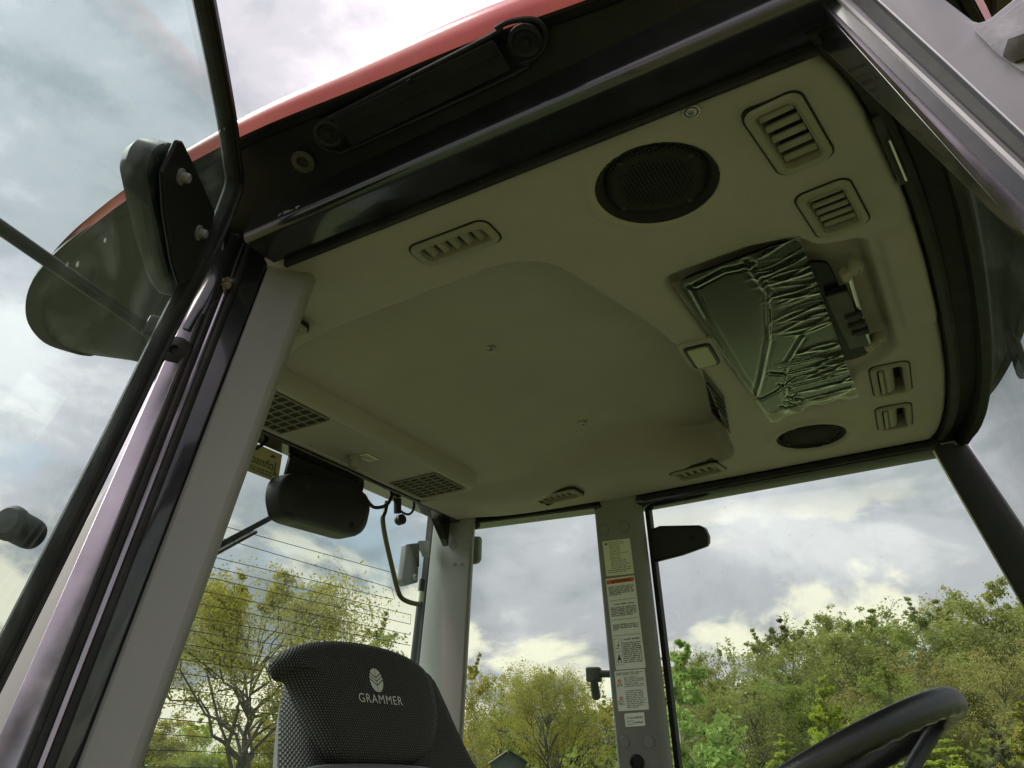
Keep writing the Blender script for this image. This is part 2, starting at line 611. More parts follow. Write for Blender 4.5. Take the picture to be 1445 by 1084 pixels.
def root_loc(o):
    if o is None: return (0, 0, 0)
    while o.parent is not None: o = o.parent
    return tuple(o.location)


def rrect(a, b, r, seg=4):
    r = min(r, a * 0.999, b * 0.999)
    pts = []
    for cx, cy, s in ((a - r, b - r, 0), (-a + r, b - r, 90), (-a + r, -b + r, 180), (a - r, -b + r, 270)):
        for k in range(seg + 1):
            t = R_(s + 90 * k / seg)
            pts.append((cx + r * math.cos(t), cy + r * math.sin(t)))
    return pts


def thing(name, label, cat, loc=(0, 0, 0), group=None):
    o = bpy.data.objects.new(name, None)
    COL.objects.link(o)
    o.location = loc
    o.empty_display_size = 0.1
    o['label'] = label; o['category'] = cat
    if group: o['group'] = group
    return o


def tag(o, label=None, cat=None, group=None, kind=None):
    if label: o['label'] = label
    if cat: o['category'] = cat
    if group: o['group'] = group
    if kind: o['kind'] = kind
    return o


def smooth(t):
    t = np.clip(t, 0, 1); return t * t * (3 - 2 * t)


def spline(pts, n=8, closed=False):
    """Catmull-Rom through pts"""
    P = [v3(p) for p in pts]
    m = len(P)
    out = []
    rng = range(m) if closed else range(m - 1)
    for i in rng:
        if closed: p0, p1, p2, p3 = P[i - 1], P[i], P[(i + 1) % m], P[(i + 2) % m]
        else: p0, p1, p2, p3 = P[max(i - 1, 0)], P[i], P[i + 1], P[min(i + 2, m - 1)]
        for k in range(n):
            t = k / n
            out.append(0.5 * ((2 * p1) + (-p0 + p2) * t + (2 * p0 - 5 * p1 + 4 * p2 - p3) * t * t + (-p0 + 3 * p1 - 3 * p2 + p3) * t ** 3))
    if not closed: out.append(P[-1])
    return out


def text_mesh(s, size, bold=0.0, space=1.0):
    cu = bpy.data.curves.new('txt', 'FONT')
    cu.body = s; cu.size = size; cu.align_x = 'CENTER'; cu.align_y = 'CENTER'
    cu.offset = bold
    cu.space_character = space
    cu.resolution_u = 3
    ob = bpy.data.objects.new('txt', cu)
    COL.objects.link(ob)
    bpy.context.view_layer.update()
    me = bpy.data.meshes.new_from_object(ob.evaluated_get(bpy.context.evaluated_depsgraph_get()))
    vs = np.array([v.co[:] for v in me.vertices]) if len(me.vertices) else np.zeros((0, 3))
    fs = [tuple(p.vertices) for p in me.polygons]
    bpy.data.objects.remove(ob); bpy.data.curves.remove(cu); bpy.data.meshes.remove(me)
    return vs, fs


def put_text(mb, s, c, U, V, size, sx=1.0, bold=0.0, mi=0):
    vs, fs = text_mesh(s, size, bold)
    c, u, v = v3(c), unit(U), unit(V)
    mb.add([c + u * p[0] * sx + v * p[1] for p in vs], fs, mi)
    return (vs[:, 0].max() - vs[:, 0].min()) * sx if len(vs) else 0

# ================================================================== setting
def build_ground():
    mb = MB()
    n = 40
    xs = np.linspace(-1, 1, n + 1)
    xs = np.sign(xs) * np.abs(xs) ** 2 * 600
    vs, fs = [], []
    for j in range(n + 1):
        for i in range(n + 1):
            x, y = xs[i], xs[j]
            d = math.hypot(x, y)
            h = 0.0 if d < 25 else 0.25 * math.sin(x * 0.05) * math.cos(y * 0.043) * min(1, (d - 25) / 30)
            vs.append((x, y, h))
    for j in range(n):
        for i in range(n):
            a = j * (n + 1) + i
            fs.append((a, a + 1, a + n + 2, a + n + 1))
    mb.add(vs, fs)
    o = mb.build('ground', 'grass')
    o['kind'] = 'structure'
build_ground()

# ================================================================== the tractor cab
BASE = (-0.63, YM, 1.05)
cab = thing('tractor', 'tractor cab with red roof, grey headliner and black frame, seen through its open door', 'tractor', BASE)


def y_near(x):
    return YN + 0.21 * smooth((-0.85 - x) / 0.42) if np.isscalar(x) else YN + 0.21 * smooth((-0.85 - x) / 0.42)


def x_front(y):
    s = np.abs(y - YM)
    return np.interp(s, [0, 0.15, 0.3, 0.42, 0.52, 0.60, 0.65, 0.70], [0.040, 0.039, 0.034, 0.025, 0.014, 0.0, -0.013, -0.034])

X_REAR = -1.262


def sd_poly(X, Y, poly):
    """signed distance to polygon (negative inside)"""
    P = np.array(poly, float)
    d = np.full(X.shape, 1e9)
    inside = np.zeros(X.shape, bool)
    n = len(P)
    for i in range(n):
        a, b = P[i], P[(i + 1) % n]
        ex, ey = b - a
        wx, wy = X - a[0], Y - a[1]
        t = np.clip((wx * ex + wy * ey) / (ex * ex + ey * ey), 0, 1)
        d = np.minimum(d, np.hypot(wx - ex * t, wy - ey * t))
        c = ((a[1] <= Y) & (b[1] > Y)) | ((b[1] <= Y) & (a[1] > Y))
        with np.errstate(divide='ignore', invalid='ignore'):
            xi = a[0] + (Y - a[1]) / (b[1] - a[1] + 1e-15) * ex
        inside ^= c & (X < xi)
    return np.where(inside, -d, d)


def round_poly(pts, r=0.05, n=6):
    out = []
    m = len(pts)
    for i in range(m):
        p0, p1, p2 = v3(pts[i - 1]), v3(pts[i]), v3(pts[(i + 1) % m])
        a, b = p0 - p1, p2 - p1
        rr = min(r, 0.45 * np.linalg.norm(a), 0.45 * np.linalg.norm(b))
        q0, q2 = p1 + unit(a) * rr, p1 + unit(b) * rr
        for k in range(n + 1):
            t = k / n
            out.append((1 - t) ** 2 * q0 + 2 * t * (1 - t) * p1 + t * t * q2)
    return out

RECESS = round_poly([(-1.23, 0.98), (-0.485, 0.945), (-0.405, 1.30), (-0.40, 1.50), (-0.475, 2.005), (-1.05, 1.945), (-1.23, 1.77)], 0.09)
POCKET = round_poly([(-0.345, 1.115), (-0.118, 1.095), (-0.100, 1.150), (-0.030, 1.165), (-0.034, 1.58), (-0.075, 1.63),
                     (-0.13, 1.66), (-0.15, 1.78), (-0.335, 1.80)], 0.03)
SPK = [(-0.262, 0.888, 0.080), (-0.278, 1.948, 0.078)]


def z_liner(X, Y):
    X = np.asarray(X, float); Y = np.asarray(Y, float)
    z = ZC - 0.045 * smooth((-0.88 - X) / 0.30)
    d = sd_poly(X, Y, RECESS)
    w = 0.016 + 0.104 * smooth((Y - 1.45) / 0.5) * smooth((-0.50 - X) / 0.25)
    dep = 0.105 * (1 - 0.72 * smooth((-0.72 - X) / 0.36))
    z = z + dep * smooth((-d + 0.006) / w)
    z = z + 0.010 * smooth((-d - 0.1) / 0.25)                     # crowned ceiling panel
    z = z + 0.06 * smooth((-1.10 - X) / 0.012) * smooth((Y - 1.02) / 0.01) * smooth((1.735 - Y) / 0.012)   # well for the console
    dp = sd_poly(X, Y, POCKET)
    z = z + 0.026 * smooth((-dp + 0.002) / 0.022) * (1 - 0.8 * smooth((Y - 1.50) / 0.2))
    for cx, cy, r in SPK:
        q = np.hypot(X - cx, Y - cy)
        z = z - 0.006 * np.exp(-((q - r - 0.012) / 0.012) ** 2)    # swollen rim
        z = z + 0.016 * smooth((r + 0.004 - q) / 0.010)
    # soft step across the front overhead moulding and a shoulder near the lining's edge
    z = z - 0.012 * smooth((X + 0.20 + 0.12 * (Y - 1.0)) / 0.10) * smooth((1.20 - Y) / 0.10)
    z = z - 0.009 * smooth((X + 0.022) / 0.012) * smooth((Y - 1.16) / 0.03) * smooth((1.52 - Y) / 0.03)
    en = np.minimum(Y - (YN + 0.21 * smooth((-0.85 - X) / 0.42)), (2 * YM - YN - 0.21 * smooth((-0.85 - X) / 0.42)) - Y)
    ef = x_front(Y) - X
    e = np.minimum(en, ef)
    z = z + 0.014 * (1 - np.sqrt(np.clip(1 - (1 - np.clip(e / 0.022, 0, 1)) ** 2, 0, 1)))
    return z

# ---- list of openings cut in the lining: centre, long half-axis dir, half sizes (long, short)
def quad_frame(px, z):
    q = [at_z(p, z) for p in px]
    c = sum(q) / 4
    a = (q[1] - q[0] + q[2] - q[3]) / 2
    b = (q[2] - q[1] + q[3] - q[0]) / 2
    return c, a, b

VENT_PX = [
    # pixels of the bezel corners, kind, label
    ([(573, 350), (683, 308), (710, 338), (605, 375)], 'slot', 'long grey slatted vent by the near header, open slats'),
    ([(1045, 165), (1125, 122), (1172, 210), (1110, 255)], 'open', 'large grey vent nearest the front right corner of the lining'),
    ([(1120, 282), (1195, 245), (1223, 305), (1163, 343)], 'open', 'grey slatted vent between the large corner vent and the visor'),
    ([(1228, 522), (1280, 505), (1285, 548), (1236, 563)], 'shut', 'grey vent turned half shut, below the visor hinge'),
    ([(1235, 577), (1285, 566), (1287, 600), (1240, 608)], 'shut', 'grey vent turned half shut in the far front corner'),
    ([(942, 668), (1010, 652), (1027, 662), (962, 679)], 'slotf', 'long grey slatted vent over the far door window'),
    ([(755, 700), (812, 690), (823, 698), (770, 712)], 'slotf', 'long grey slatted vent beside the top of the far rear pillar'),
]
VENTS = []
for px, kind, lab in VENT_PX:
    z0 = ZC
    for _ in range(3):
        c, a, b = quad_frame(px, z0)
        z0 = float(z_liner(c[0], c[1]))
    la, lb = np.linalg.norm(a), np.linalg.norm(b)
    if la >= lb: long_, short_, ll, ls = a, b, la, lb
    else: long_, short_, ll, ls = b, a, lb, la
    ls = min(ls, 0.074)
    u = unit(long_)
    w = np.array([0, 0, -1.0])
    v = unit(np.cross(w, u))
    VENTS.append((c, u, v, w, ll / 2, ls / 2, kind, lab))
VENTS.append((np.array([-0.985, 2 * YM - 2.005, float(z_liner(-0.985, 2 * YM - 2.005))]), np.array([1.0, 0, 0]), np.array([0, 1.0, 0]), np.array([0, 0, -1.0]), 0.066, 0.034, 'slot', 'grey slatted vent half hidden behind the near door pillar'))


def build_liner():
    nu, nv = 270, 280
    U, V = np.meshgrid(np.linspace(0, 1, nu), np.linspace(0, 1, nv), indexing='ij')
    x0 = X_REAR + U * (0.02 - X_REAR)
    yn = YN + 0.21 * smooth((-0.85 - x0) / 0.42)
    Y = yn + V * (2 * YM - 2 * yn)
    X = X_REAR + U * (x_front(Y) - X_REAR)
    Z = z_liner(X, Y)
    vs = np.stack([X, Y, Z], -1).reshape(-1, 3)
    fs = []
    cx = 0.25 * (X[:-1, :-1] + X[1:, :-1] + X[1:, 1:] + X[:-1, 1:])
    cy = 0.25 * (Y[:-1, :-1] + Y[1:, :-1] + Y[1:, 1:] + Y[:-1, 1:])
    keep = np.ones(cx.shape, bool)
    for c, u, v, w, hl, hs, kind, lab in VENTS:
        a = np.abs((cx - c[0]) * u[0] + (cy - c[1]) * u[1])
        b = np.abs((cx - c[0]) * v[0] + (cy - c[1]) * v[1])
        keep &= ~((a < hl - 0.009) & (b < hs - 0.009))
    for sx, sy, r in SPK:
        keep &= np.hypot(cx - sx, cy - sy) > r - 0.012
    for i in range(nu - 1):
        for j in range(nv - 1):
            if keep[i, j]:
                a = i * nv + j
                fs.append((a, a + 1, a + nv + 1, a + nv))
    # turned-up rim so that the lining has thickness
    mb = MB(); mb.add(vs, fs)
    rim = [i * nv for i in range(nu)] + [(nu - 1) * nv + j for j in range(1, nv)] + [i * nv + nv - 1 for i in range(nu - 2, -1, -1)] + [j for j in range(nv - 2, 0, -1)]
    top = [(vs[k][0], vs[k][1], vs[k][2] + 0.03) for k in rim]
    b = len(mb.v)
    mb.v += [tuple(map(float, t)) for t in top]
    n = len(rim)
    for k in range(n):
        mb.f.append((rim[k], rim[(k + 1) % n], b + (k + 1) % n, b + k)); mb.m.append(0)
    o = mb.build('headliner', 'liner_grey', cab, angle=50)
    o['label'] = 'grey moulded roof lining with a deep ceiling panel'
build_liner()


def build_vent(c, u, v, w, hl, hs, kind, lab):
    mb = MB()
    # bezel: outer lip, crown, inner lip, funnel
    def ring(a, b, r, h):
        return [c + u * x + v * y + w * h for x, y in rrect(a, b, r, 5)]
    r0 = 0.016
    rings = [ring(hl, hs, r0, -0.006), ring(hl, hs, r0, 0.003), ring(hl - 0.002, hs - 0.002, r0, 0.006), ring(hl - 0.008, hs - 0.008, r0 * 0.8, 0.0065),
             ring(hl - 0.010, hs - 0.010, r0 * 0.7, 0.004), ring(hl - 0.012, hs - 0.012, r0 * 0.6, 0.0045), ring(hl - 0.013, hs - 0.013, r0 * 0.6, -0.004),
             ring(hl - 0.014, hs - 0.014, r0 * 0.5, -0.020), ring(hl - 0.0145, hs - 0.0145, r0 * 0.5, -0.03)]
    mb.loft(rings, False)
    gp = MB()  # near-flush dark ring painting the shadow line round the bezel; no groove is modelled
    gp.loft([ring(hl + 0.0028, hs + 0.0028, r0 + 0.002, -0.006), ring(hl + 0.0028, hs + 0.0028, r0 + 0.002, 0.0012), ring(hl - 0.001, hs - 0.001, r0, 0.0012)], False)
    bez = mb.build('air_vent', 'vent_grey', cab, angle=50)
    bez['label'] = lab
    gp.build('vent_shadow_ring', 'rubber', bez)
    il, is_ = hl - 0.0145, hs - 0.0145
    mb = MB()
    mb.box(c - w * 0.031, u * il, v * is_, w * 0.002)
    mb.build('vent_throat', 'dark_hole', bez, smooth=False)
    if kind == 'shut':
        # louvre drum turned so that its ribbed back fills one side of the opening
        mb = MB()
        g = -v if v[0] > 0 else v                      # towards the rear of the cab
        n = 14
        rg = []
        for k in range(n + 1):
            t = math.pi * k / n
            rr = 1.0 - (0.06 if k % 2 else 0.0)
            rg.append((g * (is_ * 0.28 + math.cos(t) * is_ * 0.66 * rr), w * (math.sin(t) * 0.016 * rr - 0.012)))
        A = [c - u * il * 0.96 + a + b for a, b in rg]
        B = [c + u * il * 0.96 + a + b for a, b in rg]
        mb.loft([A, B], True)
        mb.build('louvre_drum', 'vent_grey', bez, angle=20)
        mb = MB()
        mb.rbox(c + g * is_ * 0.80 + w * 0.003, u * il * 0.9, g * is_ * 0.17, w * 0.0035, 0.002, 3, 0.001)
        mb.build('thumb_lip', 'vent_grey', bez)
        return
    n = 5
    tilt = R_({'open': 30, 'slot': 34, 'slotf': 22}[kind])
    me = None
    for k in range(n):
        s = (k - (n - 1) / 2) / n * 2 * il * 0.98
        nb = MB()
        away = 1.0 if np.dot(u, c - EYE) > 0 else -1.0
        e = u * math.cos(tilt) + w * math.sin(tilt) * away
        hw = il / n * {'open': 0.44, 'slot': 0.62, 'slotf': 0.42}[kind]
        nrm = unit(np.cross(e, v))
        pts = []
        for q in range(5):
            t = (q / 4 - 0.5) * 2
            pts.append((t, 0.0022 * (1 - t * t)))
        up = [c + u * s - w * 0.004 + e * hw * t + nrm * (b + 0.0008) for t, b in pts]
        dn = [c + u * s - w * 0.004 + e * hw * t + nrm * (b - 0.0008) for t, b in pts[::-1]]
        poly = up + dn
        nb.prism([p - v * is_ * 0.995 for p in poly], v * is_ * 1.99)
        nb.build('slat', 'vent_grey', bez, angle=60)

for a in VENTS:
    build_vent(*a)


def build_speaker(cx, cy, r, lab):
    c = np.array([cx, cy, float(z_liner(cx + r + 0.03, cy))])
    w = np.array([0, 0, -1.0])
    mb = MB()
    mb.lathe(c, w, [(r + 0.006, -0.02), (r + 0.007, -0.003), (r + 0.004, 0.0005), (r - 0.001, -0.003), (r - 0.005, -0.010), (r - 0.010, -0.013), (0.0001, -0.0135)], 48)
    s = mb.build('loudspeaker', 'speaker_black', cab, angle=40)
    s['label'] = lab
    # squarish domed grille inside the round well
    mb = MB()
    rings = []
    for k in range(7):
        t = k / 6
        rr = (r - 0.010) * math.cos(t * math.pi / 2) ** 0.9
        rings.append([c + np.array([1, 0, 0]) * x * 1.0 + np.array([0, 1.0, 0]) * y * 1.0 + w * (-0.009 + 0.008 * math.sin(t * math.pi / 2))
                      for x, y in [rot2(p, 20) for p in rrect(max(rr, 0.002) * 0.97, max(rr, 0.002) * 0.97, max(rr, 0.002) * 0.72, 8)]])
    rings.insert(0, [p - w * 0.006 for p in rings[0]])
    mb.loft(rings, True)
    mb.build('grille', 'speaker_mesh', s, angle=60)
    for ang in (20 + 45, 20 + 135, 20 + 225, 20 + 315):
        mb = MB()
        p = c + np.array([math.cos(R_(ang)), math.sin(R_(ang)), 0]) * (r - 0.014) - w * 0.008
        mb.lathe(p, w, [(0.005, 0), (0.005, 0.004), (0.003, 0.006)], 12)
        mb.build('screw', 'plastic_black', s)


def rot2(p, deg):
    a = R_(deg); return (p[0] * math.cos(a) - p[1] * math.sin(a), p[0] * math.sin(a) + p[1] * math.cos(a))

build_speaker(*SPK[0], 'round black loudspeaker with mesh grille near the door header')
build_speaker(*SPK[1], 'round loudspeaker with mesh grille in the far front corner')

# lining screws
def liner_screw(px, r, name='screw'):
    z0 = ZC
    for _ in range(4):
        p = at_z(px, z0); z0 = float(z_liner(p[0], p[1]))
    p = at_z(px, z0)
    w = np.array([0, 0, -1.0])
    mb = MB()
    mb.lathe(p, w, [(r, -0.004), (r, 0.002), (r * 0.8, 0.003), (r * 0.72, -0.0005), (r * 0.66, -0.0005), (r * 0.62, 0.003), (r * 0.34, 0.0045), (r * 0.3, 0.001), (0.0005, 0.0005)], 20)
    return mb.build(name, 'zinc' if r > 0.008 else 'plastic_black', cab)
liner_screw((975, 156), 0.0115, 'screw_washer')
liner_screw((693, 491), 0.011, 'lining_clip')['label'] = 'small clip in the ceiling panel nearer the door'
liner_screw((822, 597), 0.011, 'lining_clip')['label'] = 'small clip in the ceiling panel nearer the far side'

# dome lamp between ceiling panel and visor
def build_lamp():
    c, a, b = quad_frame([(963, 487), (998, 478), (1014, 506), (985, 520)], ZC)
    u, v = unit(b), unit(a)
    w = np.array([0, 0, -1.0])
    v = unit(v - u * np.dot(u, v))
    c = np.array([c[0], c[1], ZC - 0.002])
    hl, hs = 0.046, 0.026
    mb = MB()
    mb.rbox(c + w * -0.004, u * (hl + 0.010), v * (hs + 0.010), w * 0.008, 0.016, 5, 0.004)
    pod = mb.build('dome_lamp', 'liner_grey', cab)
    pod['label'] = 'small rectangular roof lamp in a grey pod beside the visor'
    mb = MB(); mb.rbox(c + w * 0.0045, u * hl, v * hs, w * 0.003, 0.010, 4, 0.0015)
    mb.build('lamp_frame', 'plastic_black', pod)
    mb = MB(); mb.rbox(c + w * 0.007, u * (hl - 0.006), v * (hs - 0.006), w * 0.003, 0.007, 4, 0.002)
    mb.build('lamp_shade', 'lamp_lens', pod)
build_lamp()

# black angular vent on the far front wall of the ceiling panel
def on_liner(px):
    r = ray(px)
    t = np.linspace(0.8, 3.2, 2400)
    P = EYE[None] + r[None] * t[:, None]
    hit = np.argmax(P[:, 2] >= z_liner(P[:, 0], P[:, 1]))
    return P[hit]

def build_side_vent():
    a, b, c, d = (991, 521), (1022, 560), (1031, 613), (1004, 582)
    n = 9
    G = []
    for i in range(n):
        s_ = i / (n - 1)
        l = (a[0] + (d[0] - a[0]) * s_, a[1] + (d[1] - a[1]) * s_); r = (b[0] + (c[0] - b[0]) * s_, b[1] + (c[1] - b[1]) * s_)
        G.append([on_liner((l[0] + (r[0] - l[0]) * j / (n - 1), l[1] + (r[1] - l[1]) * j / (n - 1))) for j in range(n)])
    def lift(p, o): return p + unit(EYE - p) * o
    mb = MB()
    for o, fl in ((0.006, 1), (-0.004, -1)):
        mb.add([lift(p, o) for row in G for p in row], [(i * n + j, i * n + j + 1, (i + 1) * n + j + 1, (i + 1) * n + j) for i in range(n - 1) for j in range(n - 1)])
    rim = [j for j in range(n)] + [i * n + n - 1 for i in range(1, n)] + [(n - 1) * n + j for j in range(n - 2, -1, -1)] + [i * n for i in range(n - 2, 0, -1)]
    for k in range(len(rim)):
        mb.f.append((rim[k], rim[(k + 1) % len(rim)], rim[(k + 1) % len(rim)] + n * n, rim[k] + n * n)); mb.m.append(0)
    o = mb.build('recirculation_vent', 'plastic_black', cab, angle=40)
    o['label'] = 'slim black angular vent on the wall of the ceiling panel'
    for k in range(1, 7):
        mb = MB(); mb.tube([lift(G[k + 1][1], 0.008), lift(G[k + 1][n // 2], 0.008), lift(G[k + 1][n - 2], 0.008)], 0.0022, 6); mb.build('slat', 'dark_hole', o)
build_side_vent()

# ---------------------------------------------------------------- rear overhead console
def build_console():
    zc = 2.557
    c0 = at_z((420, 560), zc); c1 = at_z((668, 690), zc)
    xf = 0.5 * (c0[0] + c1[0])
    xr = X_REAR + 0.004
    yl, yr = c0[1] - 0.09, c1[1] + 0.012
    mb = MB()
    cx, cy = (xf + xr) / 2, (yl + yr) / 2
    poly = round_poly([(xr, yl), (xf, yl), (xf, yr), (xr, yr)], 0.03, 5)
    rings = []
    for ins, z in ((-0.012, zc + 0.10), (-0.004, zc + 0.012), (0.0, zc + 0.004), (0.003, zc), (0.011, zc - 0.001), (0.014, zc + 0.003), (0.018, zc + 0.004)):
        rings.append([(cx + (p[0] - cx) * (1 - ins / (abs(xf - xr) / 2)), cy + (p[1] - cy) * (1 - ins / ((yr - yl) / 2)), z) for p in poly])
    mb.loft(rings, True)
    con = mb.build('rear_console', 'liner_grey', cab, angle=30)
    con['label'] = 'grey overhead console along the rear window with two grilles'
    for pxs, lab in (([(360, 568), (400, 568), (458, 595), (405, 610)], 'near'), ([(560, 680), (617, 672), (655, 690), (612, 706)], 'far')):
        q = [at_z(p, zc) for p in pxs]
        if lab == 'near':
            x0, x1, y0, y1 = xr + 0.018, xf - 0.022, q[2][1] - 0.16, q[2][1]
        else:
            x0, x1, y0, y1 = xr + 0.018, xf - 0.022, q[0][1] + 0.005, q[2][1]
        mb = MB(); mb.box(((x0 + x1) / 2, (y0 + y1) / 2, zc + 0.0025), ((x1 - x0) / 2, 0, 0), (0, (y1 - y0) / 2, 0), (0, 0, 0.0008))
        g = mb.build('console_grille', 'dark_hole', cab, smooth=False)
        g['label'] = f'dark square-mesh grille at the {lab} end of the rear console'
        for k in range(8):
            y = y0 + (y1 - y0) * k / 7
            mb = MB(); mb.box(((x0 + x1) / 2, y, zc + 0.0005), ((x1 - x0) / 2, 0, 0), (0, 0.0009, 0), (0, 0, 0.0016)); mb.build('bar', 'vent_grey', g, smooth=False)
        for k in range(6):
            x = x0 + (x1 - x0) * k / 5
            mb = MB(); mb.box((x, (y0 + y1) / 2, zc + 0.0008), (0.0009, 0, 0), (0, (y1 - y0) / 2, 0), (0, 0, 0.0014)); mb.build('bar', 'vent_grey', g, smooth=False)
    p = at_z((500, 652), zc - 0.01)
    mb = MB(); mb.lathe((p[0], p[1], zc + 0.004), (0, 0, -1), [(0.017, 0), (0.016, 0.008), (0.013, 0.010), (0.012, 0.026), (0.010, 0.029), (0.001, 0.0295)], 20)
    k = mb.build('knob', 'vent_grey', con); k['label'] = 'small round latch knob in the middle of the rear console'
    p = at_z((519, 646), zc + 0.002)
    mb = MB(); mb.box((p[0], p[1], zc + 0.002), (0.014, 0, 0), (0, 0.022, 0), (0, 0, 0.0006)); mb.build('sticker', 'sticker_cream', con, smooth=False)
    mb = MB()
    for k in range(3): mb.box((p[0] - 0.006 + 0.006 * k, p[1], zc + 0.0011), (0.0012, 0, 0), (0, 0.017, 0), (0, 0, 0.0003))
    mb.build('sticker_lines', 'print_grey', con, smooth=False)
build_console()

# ---------------------------------------------------------------- frame of the cab
def beam(poly_yz, x0, x1, name, mat, bevel=0.004, parent=None):
    mb = MB(); mb.prism([(x0, y, z) for y, z in poly_yz], (x1 - x0, 0, 0))
    return mb.build(name, mat, parent or cab, bevel=bevel)

hb = beam([(0.757, 2.600), (0.702, 2.600), (0.694, 2.603), (0.690, 2.610), (0.690, 2.622), (0.696, 2.632), (0.696, 2.70), (0.757, 2.70)], -0.845, 0.012, 'header_beam', 'black_paint', 0.003)
hb['label'] = 'glossy black header beam over the open door'
mb = MB()
mb.box((-0.4225, 0.7612, 2.5975), (0.4025, 0, 0), (0, 0.004, 0), (0, 0, 0.0085))
mb.build('header_seal', 'rubber', cab, bevel=0.002)
# weld bead and scratch on the header near the hinge pillar
mb = MB()
wr = random.Random(2)
for k in range(30):
    t = wr.random()
    mb.lathe((-0.775 + 0.04 * t, 0.6905, 2.618 + 0.004 * wr.random()), (0, -1, -0.3), [(0.0012 + 0.0012 * wr.random(), 0), (0.001, 0.0005), (0.0002, 0.0007)], 5)
o = mb.build('weld_bead', 'zinc', cab); o['kind'] = 'stuff'

hf = beam([(2.141, 2.588), (2.150, 2.580), (2.205, 2.574), (2.21, 2.70), (2.141, 2.70)], -0.93, 0.02, 'header_beam', 'black_paint', 0.004)
hf['label'] = 'black header beam over the far door window'
mb = MB()
mb.box((-0.40, 2.137, 2.592), (0.385, 0, 0), (0, 0.006, 0), (0, 0, 0.008))
mb.build('header_seal', 'rubber', cab, bevel=0.003)


def quarter_header(sgn, name):
    def Y(y): return y if sgn > 0 else 2 * YM - y
    a = np.array([-0.90, Y(2.140), 2.59]); b = np.array([-1.285, Y(1.945), 2.548])
    mb = MB()
    n = unit((b - a)); side = np.array([0, 1.0, 0]) * (1 if sgn > 0 else -1)
    P = [(0, 0.0), (0, 0.10), (0.06, 0.10), (0.055, 0.006), (0.05, -0.004)]
    mb.loft([[p + side * s + np.array([0, 0, 1.0]) * h for s, h in P] for p in (a, b)], True)
    mb.build(name, 'black_paint', cab, bevel=0.003)
quarter_header(1, 'quarter_header'); quarter_header(-1, 'quarter_header')

# rear header
mb = MB()
mb.box((-1.29, YM, 2.605), (0.026, 0, 0), (0, 0.50, 0), (0, 0, 0.051))
o = mb.build('rear_header', 'black_paint', cab, bevel=0.004); o['label'] = 'black header bar over the rear window'
mb = MB()
mb.box((-1.328, YM, 2.592), (0.010, 0, 0), (0, 0.47, 0), (0, 0, 0.022))
mb.build('rear_window_rail', 'zinc', cab, bevel=0.003)
for s in (-1, 1):
    mb = MB()
    y = YM + s * 0.487
    mb.prism([(-1.300, y, 2.56), (-1.300, y - s * 0.075, 2.56), (-1.304, y, 2.49)], (-0.02, 0, 0))
    mb.build('corner_gusset', 'black_paint', cab, bevel=0.002)

# front header: bowed strip between lining and windscreen
def front_header():
    ys = np.linspace(YN - 0.02, YF + 0.02, 40)
    mb = MB()
    rings = []
    for y in ys:
        x = float(x_front(y))
        rings.append([(x + 0.001, y, 2.612), (x + 0.006, y, 2.596), (x + 0.016, y, 2.592), (x + 0.024, y, 2.598), (x + 0.026, y, 2.612),
                      (x + 0.055, y, 2.612), (x + 0.060, y, 2.584), (x + 0.078, y, 2.582), (x + 0.084, y, 2.60), (x + 0.084, y, 2.69), (x + 0.001, y, 2.69)])
    mb.loft(rings, True)
    o = mb.build('windscreen_header', 'rubber', cab, angle=30); o['label'] = 'bowed black frame strip over the windscreen'
front_header()

# ---- generic pillar from rings of points
def ext(a, b, t):
    return a + (b - a) * t

def strip(edges, back, name, mat, parent=None, bevel=0.0, n=12, angle=35, bow=0.0):
    """edges: list of (top point, bottom point) across the visible surface; back: offsets added to close the section"""
    rings = []
    for k in range(n + 1):
        t = k / n
        ring = [ext(v3(a), v3(b), t) for a, b in edges]
        ring += [ring[i] + v3(o) for i, o in back]
        rings.append(ring)
    mb = MB(); mb.loft(rings, True)
    return mb.build(name, mat, parent or cab, bevel=bevel, angle=angle)

def line_px(p0, p1, y):
    t = (y - p0[1]) / (p1[1] - p0[1]); return (p0[0] + (p1[0] - p0[0]) * t, y)

def down(e, z=1.12):            # draw an edge out to the cab floor
    a, b = v3(e[0]), v3(e[1])
    return (a, a + (b - a) * (a[2] - z) / (a[2] - b[2]))

# near door pillar, painted steel outside, rubber door seals, grey trim inside
Bt, Bb = 300, 1500          # rows to which the edges are drawn out
def nb_edge(p0, p1, o, top=None):
    return down((near(line_px(p0, p1, Bt if top is None else top), o), near(line_px(p0, p1, Bb), o)))
E_lav0 = nb_edge((271, 420), (-22, 1084), -0.064, 285)
E_lav1 = nb_edge((290, 420), (25, 1084), -0.050, 285)
E_sl1 = nb_edge((330, 420), (75, 1084), -0.022, 300)
E_bk = nb_edge((358, 420), (103, 1084), 0.0, 310)
E_g0 = nb_edge((360, 420), (105, 1084), 0.001, 341)
# rounded grey trim: front face then a soft turn to the inside
g1 = nb_edge((428, 420), (190, 1084), 0.050, 352)
g2 = nb_edge((437, 420), (199, 1084), 0.068, 362)
strip([E_g0, g1, g2], [(2, (-0.035, 0.02, 0)), (0, (-0.03, 0.03, 0))], 'door_pillar_trim', 'trim_grey', bevel=0.006)['label'] = 'light grey trim on the near door pillar'
strip([E_sl1, E_bk], [(1, (-0.015, 0.02, 0)), (0, (-0.02, 0.03, 0))], 'door_pillar_flange', 'black_paint', bevel=0.003)
strip([E_lav0, E_lav1],
      [(1, (-0.01, 0.03, 0)), (0, (-0.03, 0.05, 0))], 'door_pillar', 'pillar_paint', bevel=0.0012)['label'] = 'painted steel near door pillar reflecting the sky'
